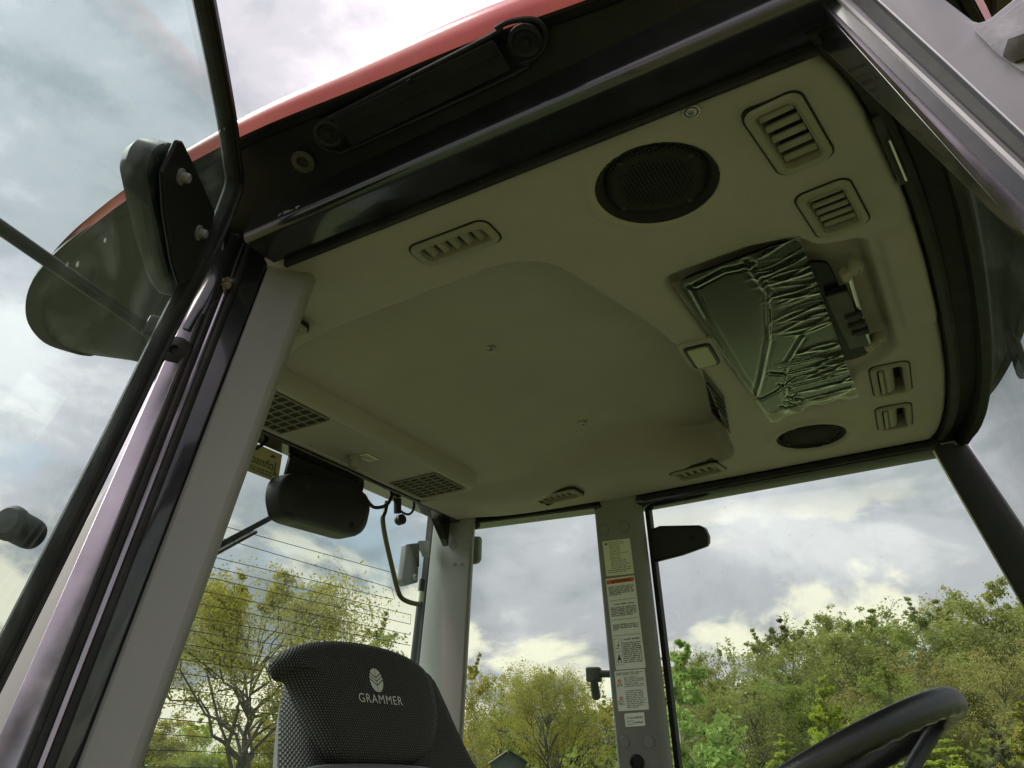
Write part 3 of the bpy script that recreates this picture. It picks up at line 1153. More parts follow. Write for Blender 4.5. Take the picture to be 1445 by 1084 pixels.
# ribbed seal between
for k in range(4):
    t0 = (k + 0.5) / 4
    a = ext(v3(E_lav1[0]), v3(E_sl1[0]), t0); b = ext(v3(E_lav1[1]), v3(E_sl1[1]), t0)
    r = 0.0058 if k != 2 else 0.0042
    mb = MB(); mb.tube([ext(a, b, q / 8) for q in range(9)], r, 10)
    mb.build('door_seal_rib', 'rubber' if k != 2 else 'pillar_paint', cab)
strip([(ext(v3(E_lav1[0]), v3(E_sl1[0]), 0.0), ext(v3(E_lav1[1]), v3(E_sl1[1]), 0.0)), E_sl1], [(1, (-0.01, 0.02, 0)), (0, (-0.01, 0.02, 0))], 'seal_channel', 'black_paint')
# top knuckle where pillar and header meet, with old grease
def knuckle():
    a = near((300, 400), -0.05); b = near((345, 300), -0.045); c = near((420, 300), -0.03)
    p = spline([near((262, 470), -0.052), a, near((330, 330), -0.05), near((375, 305), -0.048), near((440, 268), -0.05)], 8)
    mb = MB(); mb.tube([q + np.array([-0.006, 0.012, 0]) for q in p], 0.022, 12)
    mb.build('pillar_knuckle', 'black_paint', cab)
    c = near((320, 405), -0.036)
    rnd = random.Random(4)
    mb = MB()
    for k in range(26):
        q = c + np.array([rnd.gauss(0, .006), rnd.gauss(0, .002) - 0.004, rnd.gauss(0, .006)])
        mb.lathe(q, (rnd.random() - .2, -1, rnd.random() - .5), [(0.004 * rnd.random() + .001, 0), (0.002, 0.003), (0.0004, 0.004)], 6)
    o = mb.build('dried_grease', 'rust', cab); o['kind'] = 'stuff'
    # rubber buffer plug on the pillar
    q = near((247, 496), -0.058)
    ax = unit((0.55, -0.78, -0.05))
    mb = MB(); mb.lathe(q - ax * 0.012, ax, [(0.022, 0), (0.023, 0.006), (0.022, 0.015), (0.018, 0.018), (0.007, 0.019), (0.005, 0.014), (0.0005, 0.014)], 24)
    o = mb.build('rubber_buffer', 'rubber', cab); o['label'] = 'round black rubber buffer on the near door pillar'
knuckle()

# near front pillar (right A-pillar): matte inner face, glossy outer bands, broad painted outer face
def na_edge(p0, p1, o, ta=-60, tb=760):
    return down((near(line_px(p0, p1, ta), o), near(line_px(p0, p1, tb), o)))
a0 = na_edge((1200, 108), (1445, 345), 0.002, 30)
a1 = na_edge((1200, 55), (1373, 250), -0.040)
a1b = na_edge((1221, 61), (1407, 250), -0.048)
a2 = na_edge((1228, 35), (1445, 240), -0.052)
a3 = na_edge((1230, 0), (1445, 203), -0.060)
strip([a0, a1], [(1, (0.03, 0.04, 0.0)), (0, (0.03, 0.02, 0))], 'front_pillar_inner', 'black_paint', bevel=0.003)['label'] = 'matte black inner face of the near front pillar'
mid = (ext(v3(a1[0]), v3(a1b[0]), .5) + np.array([-.003, -.006, 0]), ext(v3(a1[1]), v3(a1b[1]), .5) + np.array([-.003, -.006, 0]))
strip([a1, mid, a1b], [(2, (0.03, 0.03, 0.0)), (0, (0.03, 0.03, 0))], 'front_pillar', 'pillar_paint', angle=60)['label'] = 'painted near front pillar with a bright sky reflection'
strip([a1b, a2], [(1, (0.02, 0.03, 0.0)), (0, (0.02, 0.03, 0))], 'front_pillar_web', 'black_paint')
mb = MB(); mb.tube([ext(v3(a2[0]), v3(a2[1]), q / 8) for q in range(9)], 0.005, 10); mb.build('front_pillar_lip', 'bracket_paint', cab)
strip([a2, a3], [(1, (0.02, 0.03, 0.0)), (0, (0.02, 0.03, 0))], 'front_door_seal', 'rubber')
# broad outer face with the muddy bracket plate
def outer_plate():
    o_ = -0.10
    px = [(1231, -60), (1232, -2), (1330, 88), (1445, 196), (1560, 300), (1700, 250), (1700, -60), (1445, -60), (1427, 0), (1392, 28), (1375, 33), (1358, 28), (1318, -3), (1290, -60)]
    pts = [near(p, o_) for p in px]
    mb = MB(); mb.prism(pts, (0.010, 0.012, 0.004))
    pl = mb.build('pillar_bracket', 'bracket_paint', cab, bevel=0.003)
    pl['label'] = 'pale painted bracket plate outside the near front pillar'
    # dried mud sheet on the plate's right half
    rnd = random.Random(9)
    q = [(1372, 40), (1400, 34), (1440, 2), (1500, -30), (1500, 120), (1440, 100), (1405, 75)]
    mp = [near(p, o_ - 0.0035) for p in q]
    mb = MB(); mb.prism(mp, (0.002, 0.003, 0.001))
    mb.build('mud_patch', 'mud', pl, bevel=0.002)
    p = near((1438, 72), o_ - 0.006)
    mb = MB(); mb.lathe(p, unit((0, -1, -0.3)), [(0.011, 0), (0.011, 0.006), (0.005, 0.008), (0.0005, 0.008)], 6)
    mb.build('bolt', 'worn_metal', pl)
outer_plate()

# far pillars -------------------------------------------------------
def fp_edge(p0, p1, o, ta, tb):
    return down((far(line_px(p0, p1, ta), o), far(line_px(p0, p1, tb), o)))
# far door pillar (labels on it)
b0 = fp_edge((836, 705), (871, 1084), -0.005, 672, 1700)
b1 = fp_edge((893, 705), (935, 1084), -0.010, 672, 1700)
b2 = fp_edge((904, 705), (948, 1084), 0.014, 672, 1700)
b2b = fp_edge((907, 705), (951, 1084), 0.040, 672, 1700)
fB = strip([b0, b1, b2, b2b], [(3, (-0.04, 0.02, 0)), (0, (0.01, 0.055, 0))], 'far_pillar_trim', 'trim_grey', bevel=0.008)
fB['label'] = 'grey far door pillar carrying four instruction labels'
b3 = fp_edge((914, 705), (959, 1084), 0.045, 660, 1700)
strip([(b2b[0] + np.array([0, .004, 0]), b2b[1] + np.array([0, .004, 0])), b3], [(1, (0, 0.03, 0)), (0, (0, 0.03, 0))], 'far_door_seal', 'rubber', bevel=0.002)
# far rear pillar (C)
CY = 1.935
def fc(p, o=0.0):
    return at_plane(p, (0, CY + o, 2.55), NFAR)
def fc_edge(p0, p1, o, ta, tb):
    return down((fc(line_px(p0, p1, ta), o), fc(line_px(p0, p1, tb), o)))
c0 = fc_edge((611, 735), (589, 950), 0.035, 716, 1700)
c1 = fc_edge((630, 735), (608, 950), 0.0, 716, 1700)
c2 = fc_edge((668, 735), (656, 950), 0.0, 716, 1700)
c3 = fc_edge((671, 735), (659, 950), 0.03, 716, 1700)
strip([c0, c1, c2, c3], [(3, (-0.02, 0.03, 0)), (0, (0.01, 0.03, 0))], 'rear_pillar_trim', 'trim_grey', bevel=0.008)['label'] = 'grey far rear pillar behind the seat'
cs0 = fc_edge((603, 735), (581, 950), 0.05, 716, 1700)
cs1 = fc_edge((610, 735), (588, 950), 0.045, 716, 1700)
strip([cs0, cs1], [(1, (0, 0.03, 0)), (0, (0, 0.03, 0))], 'rear_window_seal', 'rubber')
# its twin on the right side, hidden behind the door pillar
def mir(e):
    return tuple(np.array([p[0] + 0.03, 2 * YM - p[1] + 0.05, p[2]]) for p in e)
strip([mir(c0), mir(c1), mir(c2), mir(c3)], [(3, (-0.02, -0.03, 0)), (0, (0.01, -0.03, 0))], 'rear_pillar_trim', 'trim_grey', bevel=0.008)
# far front pillar
f0 = fp_edge((1311, 620), (1445, 852), 0.0, 590, 1500)
f1 = fp_edge((1335, 615), (1445, 800), 0.0, 560, 1500)
f2 = fp_edge((1348, 605), (1445, 748), 0.02, 560, 1500)
strip([f0, f1, f2], [(2, (0.01, 0.05, 0)), (0, (0.01, 0.05, 0))], 'far_front_pillar', 'plastic_black', bevel=0.003, angle=20)['label'] = 'matte black far front pillar'
mb = MB(); mb.tube([ext(v3(f0[0]), v3(f0[1]), q / 6) + np.array([-.002, .012, 0]) for q in range(7)], 0.004, 8); mb.build('pillar_edge_trim', 'steel', cab)

# pillar plugs, stickers etc. on far pillars
def plug(px, r, plane, mat='trim_grey', name='plug', parent=None, n=None, h=0.003):
    p = plane(px)
    nn = unit((0.1, -1, -0.2)) if n is None else n
    mb = MB(); mb.lathe(p - nn * 0.004, nn, [(r, 0), (r, 0.004 + h * 0.5), (r * 0.9, 0.004 + h), (0.0005, 0.004 + h)], 20)
    return mb.build(name, mat, parent or cab)
PB = lambda p: at_plane(p, ((v3(b0[0]) + v3(b1[0])) / 2), unit(np.cross(v3(b1[0]) - v3(b0[0]), v3(b0[1]) - v3(b0[0]))))
NB = unit(np.cross(v3(b1[0]) - v3(b0[0]), v3(b0[1]) - v3(b0[0])))
if NB[1] > 0: NB = -NB
for px in ((852, 748), (881, 743), (881, 1047), (916, 1047)):
    mb = MB(); q = PB(px)
    mb.lathe(q - NB * 0.003, NB, [(0.0155, 0), (0.0155, 0.0036), (0.0142, 0.005), (0.0005, 0.005)], 22)
    mb.build('plug', 'trim_grey', fB)
    mb = MB(); mb.lathe(q - NB * 0.003, NB, [(0.0175, 0), (0.0175, 0.0034), (0.0157, 0.0034), (0.0157, 0.0)], 22)
    mb.build('plug_gap', 'shell_grey', fB)
mb = MB(); q = PB((899, 1076))
mb.lathe(q - NB * 0.003, NB, [(0.021, 0), (0.021, 0.005), (0.019, 0.009), (0.015, 0.010), (0.014, 0.006), (0.0005, 0.006)], 24)
mb.build('power_socket', 'plastic_black', fB)['label'] = 'round black socket low on the far door pillar'
NC = unit(np.cross(v3(c2[0]) - v3(c1[0]), v3(c1[1]) - v3(c1[0])))
if NC[1] > 0: NC = -NC
PC = lambda p: at_plane(p, v3(c1[0]), NC)
for px in ((639, 769), (659, 770)):
    mb = MB(); q = PC(px); mb.lathe(q - NC * 0.003, NC, [(0.0125, 0), (0.0125, 0.0036), (0.0112, 0.005), (0.0005, 0.005)], 20); mb.build('plug', 'trim_grey', cab)
    mb = MB(); mb.lathe(q - NC * 0.003, NC, [(0.0142, 0), (0.0142, 0.0033), (0.0127, 0.0033), (0.0127, 0.0)], 20); mb.build('plug_gap', 'shell_grey', cab)
for px in ((641, 796), (651, 796)):
    mb = MB(); q = PC(px); mb.lathe(q - NC * 0.003, NC, [(0.006, 0), (0.006, 0.0038), (0.002, 0.0045), (0.0018, 0.003), (0.0003, 0.003)], 14); mb.build('screw', 'trim_grey', cab)

# ---- stickers on the far door pillar
def sticker(px, mat, name, label):
    """px: corners tl, tr, br, bl"""
    c = [PB(p) + NB * 0.0006 for p in px]
    mb = MB()
    C0 = sum(c) / 4
    U = (c[1] - c[0] + c[2] - c[3]) / 4; V = (c[0] - c[3] + c[1] - c[2]) / 4
    V = V - unit(U) * np.dot(V, unit(U)) * 0.0
    lu, lv = np.linalg.norm(U), np.linalg.norm(V)
    u, v = U / lu, V / lv
    mb.prism([C0 + u * x + v * y for x, y in rrect(lu, lv, 0.003, 3)], NB * 0.0007)
    o = mb.build(name, mat, fB, smooth=False)
    o['label'] = label
    return o, C0 + NB * 0.0011, u, v, lu, lv

def quadm(mb, C, u, v, x0, x1, y0, y1, mi=0, lift=0.0):
    n = NB * lift
    mb.add([C + u * x0 + v * y0 + n, C + u * x1 + v * y0 + n, C + u * x1 + v * y1 + n, C + u * x0 + v * y1 + n], [(0, 1, 2, 3)], mi)

def words(mb, C, u, v, x0, x1, y, h, rnd, mi=0, fill=1.0):
    x = x0
    end = x0 + (x1 - x0) * fill
    while x < end:
        wl = min(rnd.uniform(2.0, 7.0) * h, end - x)
        if wl > 0.8 * h:
            # each word is a run of letter-sized strokes
            k = max(1, int(wl / (h * 0.62)))
            for i in range(k):
                a = x + wl * i / k
                hh = h * rnd.choice((0.62, 0.62, 0.66, 0.95))
                quadm(mb, C, u, v, a, a + wl / k * 0.72, y, y + hh, mi)
        x += wl + h * 0.75
rnd = random.Random(11)
# 1 cream first-aid sheet
o, C0, u, v, lu, lv = sticker([(850, 764), (889, 760), (895, 809), (856, 814)], 'sticker_cream', 'instruction_label', 'cream label with a small green cross, topmost on the pillar')
mb = MB()
for k in range(17):
    y = lv * (0.86 - 0.105 * k)
    words(mb, C0, u, v, -lu * (0.55 if k < 15 else 0.85), lu * 0.85, y, 0.0030, rnd, 0, rnd.choice((0.55, 0.8, 0.98)))
mb.build('print', 'print_grey', o, smooth=False)
mb = MB()
quadm(mb, C0, u, v, -lu * 0.86, -lu * 0.62, lv * 0.79, lv * 0.86); quadm(mb, C0, u, v, -lu * 0.775, -lu * 0.705, lv * 0.73, lv * 0.92, lift=0.0001)
mb.build('cross', 'print_green', o, smooth=False)
# 2 long warning sheet
o, C0, u, v, lu, lv = sticker([(855, 817), (895, 812), (912, 942), (869, 946)], 'sticker_white', 'warning_label', 'long white label under an orange warning band')
mb = MB()
quadm(mb, C0, u, v, -lu * 0.95, lu * 0.95, lv * 0.875, lv * 0.965)
mb.build('orange_band', 'print_orange', o, smooth=False)
mb = MB()
put_text(mb, 'WARNING', C0 + u * lu * 0.18 + v * lv * 0.917 + NB * 0.0003, u, v, 0.0105, 1.0, 0.0002)
mb.add([C0 + u * (-lu * 0.62) + v * lv * 0.885 + NB * 0.0003, C0 + u * (-lu * 0.38) + v * lv * 0.885 + NB * 0.0003, C0 + u * (-lu * 0.50) + v * lv * 0.952 + NB * 0.0003], [(0, 1, 2)])
def para(y0, n, fill_last=0.6, x0=-0.86, x1=0.86, h=0.0036, dy=0.036):
    for k in range(n):
        words(mb, C0, u, v, lu * x0, lu * x1, lv * (y0 - dy * k), h, rnd, 0, 1.0 if k < n - 1 else fill_last)
para(0.795, 6, 0.5)
words(mb, C0, u, v, -lu * 0.6, lu * 0.75, lv * 0.40, 0.0042, rnd)
para(0.335, 6, 0.85)
para(0.035 - 0.08, 4, 0.2)
words(mb, C0, u, v, -lu * 0.25, lu * 0.85, lv * -0.375, 0.0042, rnd)
para(-0.45, 11, 0.95, -0.35, 0.88, 0.0036, 0.041)
for y in (0.50, 0.075, -0.27):
    quadm(mb, C0, u, v, -lu * 0.92, lu * 0.92, lv * y, lv * y + 0.0009)
for y in (-0.34, -0.62, -0.90):
    quadm(mb, C0, u, v, -lu * 0.92, -lu * 0.42, lv * y, lv * y + 0.0007)
for x in (-0.92, -0.42):
    quadm(mb, C0, u, v, lu * x, lu * x + 0.0007, -lv * 0.90, -lv * 0.34)
# little operator pictograms
def disc(mb, x, y, r, sy=1.0):
    mb.add([C0 + u * (lu * x + r * math.cos(t)) + v * (lv * y + r * sy * math.sin(t)) for t in np.linspace(0, 2 * math.pi, 12, endpoint=False)], [tuple(range(12))])
disc(mb, -0.67, -0.69, 0.0022); quadm(mb, C0, u, v, -lu * 0.74, -lu * 0.60, -lv * 0.79, -lv * 0.71); quadm(mb, C0, u, v, -lu * 0.79, -lu * 0.74, -lv * 0.86, -lv * 0.76); quadm(mb, C0, u, v, -lu * 0.60, -lu * 0.55, -lv * 0.86, -lv * 0.76)
disc(mb, -0.60, -0.42, 0.0016); quadm(mb, C0, u, v, -lu * 0.82, -lu * 0.62, -lv * 0.545, -lv * 0.53); quadm(mb, C0, u, v, -lu * 0.70, -lu * 0.60, -lv * 0.50, -lv * 0.455)
mb.build('print', 'print_black', o, smooth=False)
# 3 white sheet with red signs
o, C0, u, v, lu, lv = sticker([(867, 947), (910, 944), (916, 1001), (873, 1004)], 'sticker_white', 'instruction_label', 'white label with two small red signs in the left margin')
mb = MB()
words(mb, C0, u, v, -lu * 0.9, lu * 0.9, lv * 0.86, 0.0034, rnd); words(mb, C0, u, v, -lu * 0.9, lu * 0.6, lv * 0.78, 0.0034, rnd)
for k in range(6): words(mb, C0, u, v, -lu * 0.4, lu * 0.88, lv * (0.62 - 0.09 * k), 0.0032, rnd, 0, 1 if k % 3 else 0.7)
for k in range(10): words(mb, C0, u, v, -lu * 0.4, lu * 0.88, lv * (-0.05 - 0.09 * k), 0.0032, rnd, 0, rnd.choice((0.6, 0.9, 1)))
for y in (0.22, 0.30, -0.55, -0.63, -0.70): words(mb, C0, u, v, -lu * 0.92, -lu * 0.52, lv * y, 0.003, rnd)
mb.build('print', 'print_grey', o, smooth=False)
mb = MB()
for y in (0.48, -0.38):
    for k in range(5):
        a = 2 * math.pi * k / 5
        disc(mb, -0.72 + 0.09 * math.cos(a), y + 0.07 * math.sin(a), 0.0022)
mb.build('red_signs', 'print_red', o, smooth=False)
# 4 small plate
o, C0, u, v, lu, lv = sticker([(881, 1007), (909, 1005), (911, 1024), (883, 1026)], 'sticker_white', 'instruction_label', 'small white plate with a book sign, lowest of the labels')
mb = MB()
put_text(mb, 'User Manual', C0 + u * lu * 0.36 - v * lv * 0.42, u, v, 0.0062, 0.82, 0.0001)
put_text(mb, 'GREASE POINT', C0 + u * lu * 0.38 + v * lv * 0.28, u, v, 0.0062, 0.66, 0.0001)
quadm(mb, C0, u, v, -lu * 0.62, -lu * 0.30, lv * 0.38, lv * 0.42); quadm(mb, C0, u, v, -lu * 0.62, -lu * 0.30, lv * 0.14, lv * 0.18)
quadm(mb, C0, u, v, -lu * 0.66, -lu * 0.62, lv * 0.14, lv * 0.42); quadm(mb, C0, u, v, -lu * 0.30, -lu * 0.20, lv * 0.12, lv * 0.36); quadm(mb, C0, u, v, -lu * 0.85, -lu * 0.66, lv * 0.25, lv * 0.31)
mb.build('print', 'print_black', o, smooth=False)
mb = MB()
quadm(mb, C0, u, v, -lu * 0.8, -lu * 0.52, -lv * 0.68, -lv * 0.62); quadm(mb, C0, u, v, -lu * 0.48, -lu * 0.2, -lv * 0.68, -lv * 0.62)
for x in (-0.8, -0.5, -0.22): quadm(mb, C0, u, v, lu * x, lu * x + 0.0007, -lv * 0.66, -lv * 0.15)
quadm(mb, C0, u, v, -lu * 0.8, -lu * 0.2, -lv * 0.18, -lv * 0.13)
mb.build('book_sign', 'print_green', o, smooth=False)

# ---- far door hinge strap and quarter-window latch
def slab_px(px, plane, off_dir, thick, name, mat, parent=None, bevel=0.004):
    pts = [plane(p) for p in px]
    mb = MB(); mb.prism(pts, v3(off_dir) * thick)
    return mb.build(name, mat, parent or cab, bevel=bevel, bseg=3)
FG = lambda p: far(p, 0.045)
o = slab_px([(915, 748), (930, 742), (985, 741), (994, 745), (999, 757), (999, 766), (996, 771), (960, 784), (921, 794), (917, 780)], FG, (0, 1, 0.2), 0.03, 'far_door_hinge', 'plastic_black', bevel=0.006)
o['label'] = 'black door hinge strap outside the far window glass'
mb = MB(); mb.lathe(FG((977, 759)) + np.array([0, 0.002, 0]), (0, -1, -.2), [(0.0065, 0), (0.0065, 0.006), (0.004, 0.008), (0.0005, 0.008)], 12); mb.build('bolt', 'rubber', o)
mb = MB(); mb.lathe(FG((931, 768)) + np.array([0, 0.002, 0]), (0, -1, -.2), [(0.0045, 0), (0.0045, 0.004), (0.0005, 0.004)], 12); mb.build('bolt', 'rubber', o)
o = slab_px([(666, 757), (674, 757), (676, 762), (675, 790), (672, 795), (664, 797)], lambda p: fc(p, 0.07), (0, 1, 0.2), 0.02, 'quarter_hinge', 'shell_grey')
# clamp handle on the quarter window by the far pillar
def clamp_handle():
    pl = lambda p: far(p, 0.02)
    a, b = pl((862, 951)), pl((838, 951))
    mb = MB(); mb.tube([a, b], 0.010, 14); h = mb.build('window_handle', 'plastic_black', cab, bevel=0.002); h['label'] = 'black lever handle on the quarter window beside the far pillar'
    mb = MB(); mb.rbox(pl((838, 952)), unit(b - a) * 0.022, (0, 0.012, 0), (0, 0, 0.020), 0.008, 4, 0.004); mb.build('handle_head', 'plastic_black', h)
    p0, p1 = pl((838, 960)), pl((842, 988))
    mb = MB(); mb.tube([p0, ext(p0, p1, .5), ext(p0, p1, .9), p1], [0.011, 0.0125, 0.012, 0.006], 14); mb.build('lever', 'plastic_black', h)
clamp_handle()

# ---------------------------------------------------------------- roof
def build_roof():
    half = [(-1.345, YM), (-1.345, 1.20), (-1.345, 1.0), (-1.338, 0.915), (-1.350, 0.885), (-1.40, 0.872), (-1.455, 0.873), (-1.506, 0.880), (-1.522, 0.862), (-1.526, 0.815), (-1.484, 0.756),
            (-1.414, 0.706), (-1.332, 0.668), (-1.22, 0.634), (-1.113, 0.613), (-0.97, 0.596), (-0.75, 0.591), (-0.567, 0.605), (-0.368, 0.621),
            (-0.235, 0.638), (-0.08, 0.652), (0.03, 0.668), (0.085, 0.70), (0.118, 0.76), (0.155, 0.88), (0.19, 1.05), (0.215, 1.25), (0.22, YM)]
    hs = spline([(x, y, 0) for x, y in half], 4)
    pts = [(p[0], p[1]) for p in hs] + [(p[0], 2 * YM - p[1]) for p in hs[-2:0:-1]]
    def ring(ins, zf):
        out = []
        for x, y in pts:
            tx, ty = min(max(x, -0.95), -0.25), YM
            d = math.hypot(tx - x, ty - y)
            k = (ins(x) if callable(ins) else ins) / d
            h = float(np.interp(x, [-1.5, -1.3, -0.9, -0.4, 0.0, 0.22], [0.011, 0.024, 0.048, 0.080, 0.08, 0.05]))
            out.append((x + (tx - x) * k, y + (ty - y) * k, zf(h)))
        return out
    z0 = 2.686
    mb = MB()
    mb.loft([ring(0.0, lambda h: z0), ring(-0.005, lambda h: z0 + 0.012), ring(-0.008, lambda h: z0 + 0.35 * h), ring(-0.002, lambda h: z0 + 0.6 * h), ring(0.02, lambda h: z0 + 0.88 * h),
             ring(0.06, lambda h: z0 + 1.02 * h), ring(0.16, lambda h: z0 + 1.2 * h), ring(0.32, lambda h: z0 + 1.32 * h), ring(0.5, lambda h: z0 + 1.36 * h)], False)
    mb.f.append(tuple(range(len(mb.v) - len(pts), len(mb.v)))); mb.m.append(0)
    o = mb.build('roof', 'red_paint', cab, angle=60); o['label'] = 'red moulded roof skin of the cab'
    inner = []
    for x, y in pts:
        xi = min(max(x, -1.29), 0.055)
        yi = max(0.699, float(y_near(xi)) - 0.035)
        inner.append((xi, min(max(y, yi), 2 * YM - yi), 2.646 - 0.03 * float(smooth((-0.95 - xi) / 0.3))))
    mb = MB()
    lip = ring(0.004, lambda h: z0 - 0.001); lip2 = ring(0.016, lambda h: z0 - 0.0015); lip3 = ring(0.022, lambda h: z0 + 0.002)
    rl = lambda x: -0.011 * float(smooth((-1.05 - x) / 0.3))
    mb.loft([ring(0.0, lambda h: z0 + 0.012), ring(lambda x: rl(x), lambda h: z0 + 0.010), ring(lambda x: rl(x), lambda h: z0 + 0.002), lip, lip2, lip3, [((a[0] * .5 + b[0] * .5), (a[1] * .5 + b[1] * .5), 0.5 * (a[2] + b[2]) + 0.003) for a, b in zip(lip3, inner)], inner,
             [(p[0], p[1], 2.70) for p in inner]], False)
    u = mb.build('roof_underside', 'roof_under', cab, angle=25); u['label'] = 'black underside of the roof overhang'
    # blanked work-light slot in the overhang
    q = np.array([-0.5, 0.655, 2.6655]); n = unit((0, -0.36, -1.0))
    pl = lambda p, o=0.0: at_plane(p, q + n * o, n)
    px = [(447, 190), (458, 172), (478, 160), (690, 52), (700, 40), (722, 30), (755, 28), (770, 45), (768, 68), (752, 84), (735, 90), (728, 104), (500, 208), (478, 214), (456, 208)]
    loop = spline([pl(p, 0.001) for p in px], 4, True)
    mb = MB(); mb.tube(loop, 0.0035, 8, closed=True)
    s = mb.build('slot_rim', 'roof_under', u)
    mb = MB(); mb.prism([pl(p, 0.002) for p in [(468, 166), (696, 55), (722, 98), (498, 206)]], n * 0.003)
    mb.build('blanking_plate', 'roof_under', u, bevel=0.0015)
    mb = MB(); mb.prism([pl(p, 0.0052) for p in [(482, 186), (708, 76), (710, 79), (484, 189)]], n * 0.0012); mb.build('plate_seam', 'roof_under', u)
    for p in ((465, 188), (742, 58)):
        mb = MB(); mb.lathe(pl(p), n, [(0.022, 0), (0.022, 0.004), (0.017, 0.006), (0.014, 0.003), (0.006, 0.003), (0.005, 0.007), (0.0005, 0.007)], 24); mb.build('slot_boss', 'roof_under', u)
    mb = MB(); mb.lathe(pl((428, 228)), n, [(0.017, 0), (0.017, 0.003), (0.0095, 0.0035), (0.009, -0.004)], 24)
    g = mb.build('drain_ring', 'worn_metal', u); g['label'] = 'worn ring round a hole in the roof overhang'
    mb = MB(); mb.lathe(pl((428, 228)), n, [(0.0088, 0), (0.0088, 0.0006), (0.0003, 0.0006)], 16); mb.build('drain_hole', 'dark_hole', u)
    for p in ((578, 115), (700, 72)):
        mb = MB(); c = pl(p, 0.006); mb.box(c, (0.003, 0, 0), (0, 0.003, 0), n * 0.001); mb.build('clip', 'plastic_black', u)
    # far side roof strap visible above the windscreen corner: inner lining of the overhang
build_roof()

# ---------------------------------------------------------------- glazing
def pane(pts, nrm, thick, name, mat, label=None, nu=1):
    mb = MB(); mb.prism(pts, v3(nrm) * thick)
    o = mb.build(name, mat, cab, smooth=False)
    if label: o['label'] = label
    return o

def farpt(x, z, o): return np.array([x, YF + o + FLARE * (ZC - z), z])
def nearpt(x, z, o): return np.array([x, YN - o - FLARE * (ZC - z), z])
pane([farpt(-0.84, 2.585, .055), farpt(-0.015, 2.585, .055), farpt(0.13, 2.2, .055), farpt(0.27, 1.6, .055), farpt(-0.82, 1.6, .055)], (0, 0.9, 0.2), 0.005, 'door_window', 'glass', 'clear glass of the far door')
pane([farpt(-0.92, 2.60, .03), farpt(-0.90, 1.6, .03), np.array([-1.37, CY + .03 + FLARE * .95, 1.6]), np.array([-1.29, CY + .03, 2.575])], (-.3, 0.9, 0.2), 0.005, 'quarter_window', 'glass', 'quarter window glass between the far pillars')
pane([nearpt(-0.93, 2.60, .03), nearpt(-0.97, 1.6, .03), np.array([-1.31, 2 * YM - (CY + .05 + FLARE * .95), 1.6]), np.array([-1.235, 2 * YM - CY - .045, 2.56])], (-.3, -0.9, 0.2), 0.005, 'quarter_window', 'glass')

# rear window with heating wires
XW = -1.338
def rwin(y, z): return np.array([XW - 0.06 * (2.55 - z), y, z])
def RWpx(p, o=0.0): return at_plane(p, (XW + o, YM, 2.55), unit((1, 0, -0.06)))
yl, yr = YM - 0.50, YM + 0.50
rw = pane([rwin(yl, 2.60), rwin(yr, 2.60), rwin(yr + 0.1, 1.55), rwin(yl - 0.1, 1.55)], (-0.005, 0, 0), 1.0, 'rear_window', 'glass', 'rear window glass with thin heating wires')
WIRES = [((310, 741), (553, 808)), ((300, 756), (553, 838 - 8)), ((287, 783), (555, 846)), ((285, 797), (580, 868)), ((282, 812), (579, 881)), ((276, 832), (579, 896)), ((270, 850), (579, 911)),
         ((264, 869), (560, 923)), ((258, 888), (540, 935)), ((251, 908), (520, 950)), ((244, 929), (500, 966)), ((238, 948), (480, 981)), ((231, 970), (470, 1000)), ((224, 991), (460, 1016)),
         ((218, 1013), (450, 1035)), ((209, 1035), (440, 1050)), ((203, 1058), (430, 1066)), ((198, 1082), (420, 1086))]
for a, b in WIRES:
    pa, pb = RWpx(a, 0.0012), RWpx(b, 0.0012)
    d = pb - pa
    z0 = pa[2]
    ya, yb = YM - 0.47, min(pb[1], YM + 0.46) if b[0] > 545 else YM + 0.44
    slope = d[2] / d[1]
    P = lambda y: np.array([XW + 0.0013 - 0.06 * (2.55 - (z0 + slope * (y - pa[1]))), y, z0 + slope * (y - pa[1])])
    mb = MB(); mb.tube([P(ya), P((ya + yb) / 2), P(yb)], 0.0008, 5)
    mb.build('heating_wire', 'print_black', rw)
for a, b in (((553, 831), (557, 846)), ((580, 868), (579, 881)), ((386, 836), (383, 854)), ((391, 838), (388, 856)), ((350, 983), (346, 1001)), ((355, 985), (352, 1003))):
    mb = MB(); mb.tube([RWpx(a, 0.0012), RWpx(b, 0.0012)], 0.00055, 5); mb.build('heating_wire', 'print_black', rw)

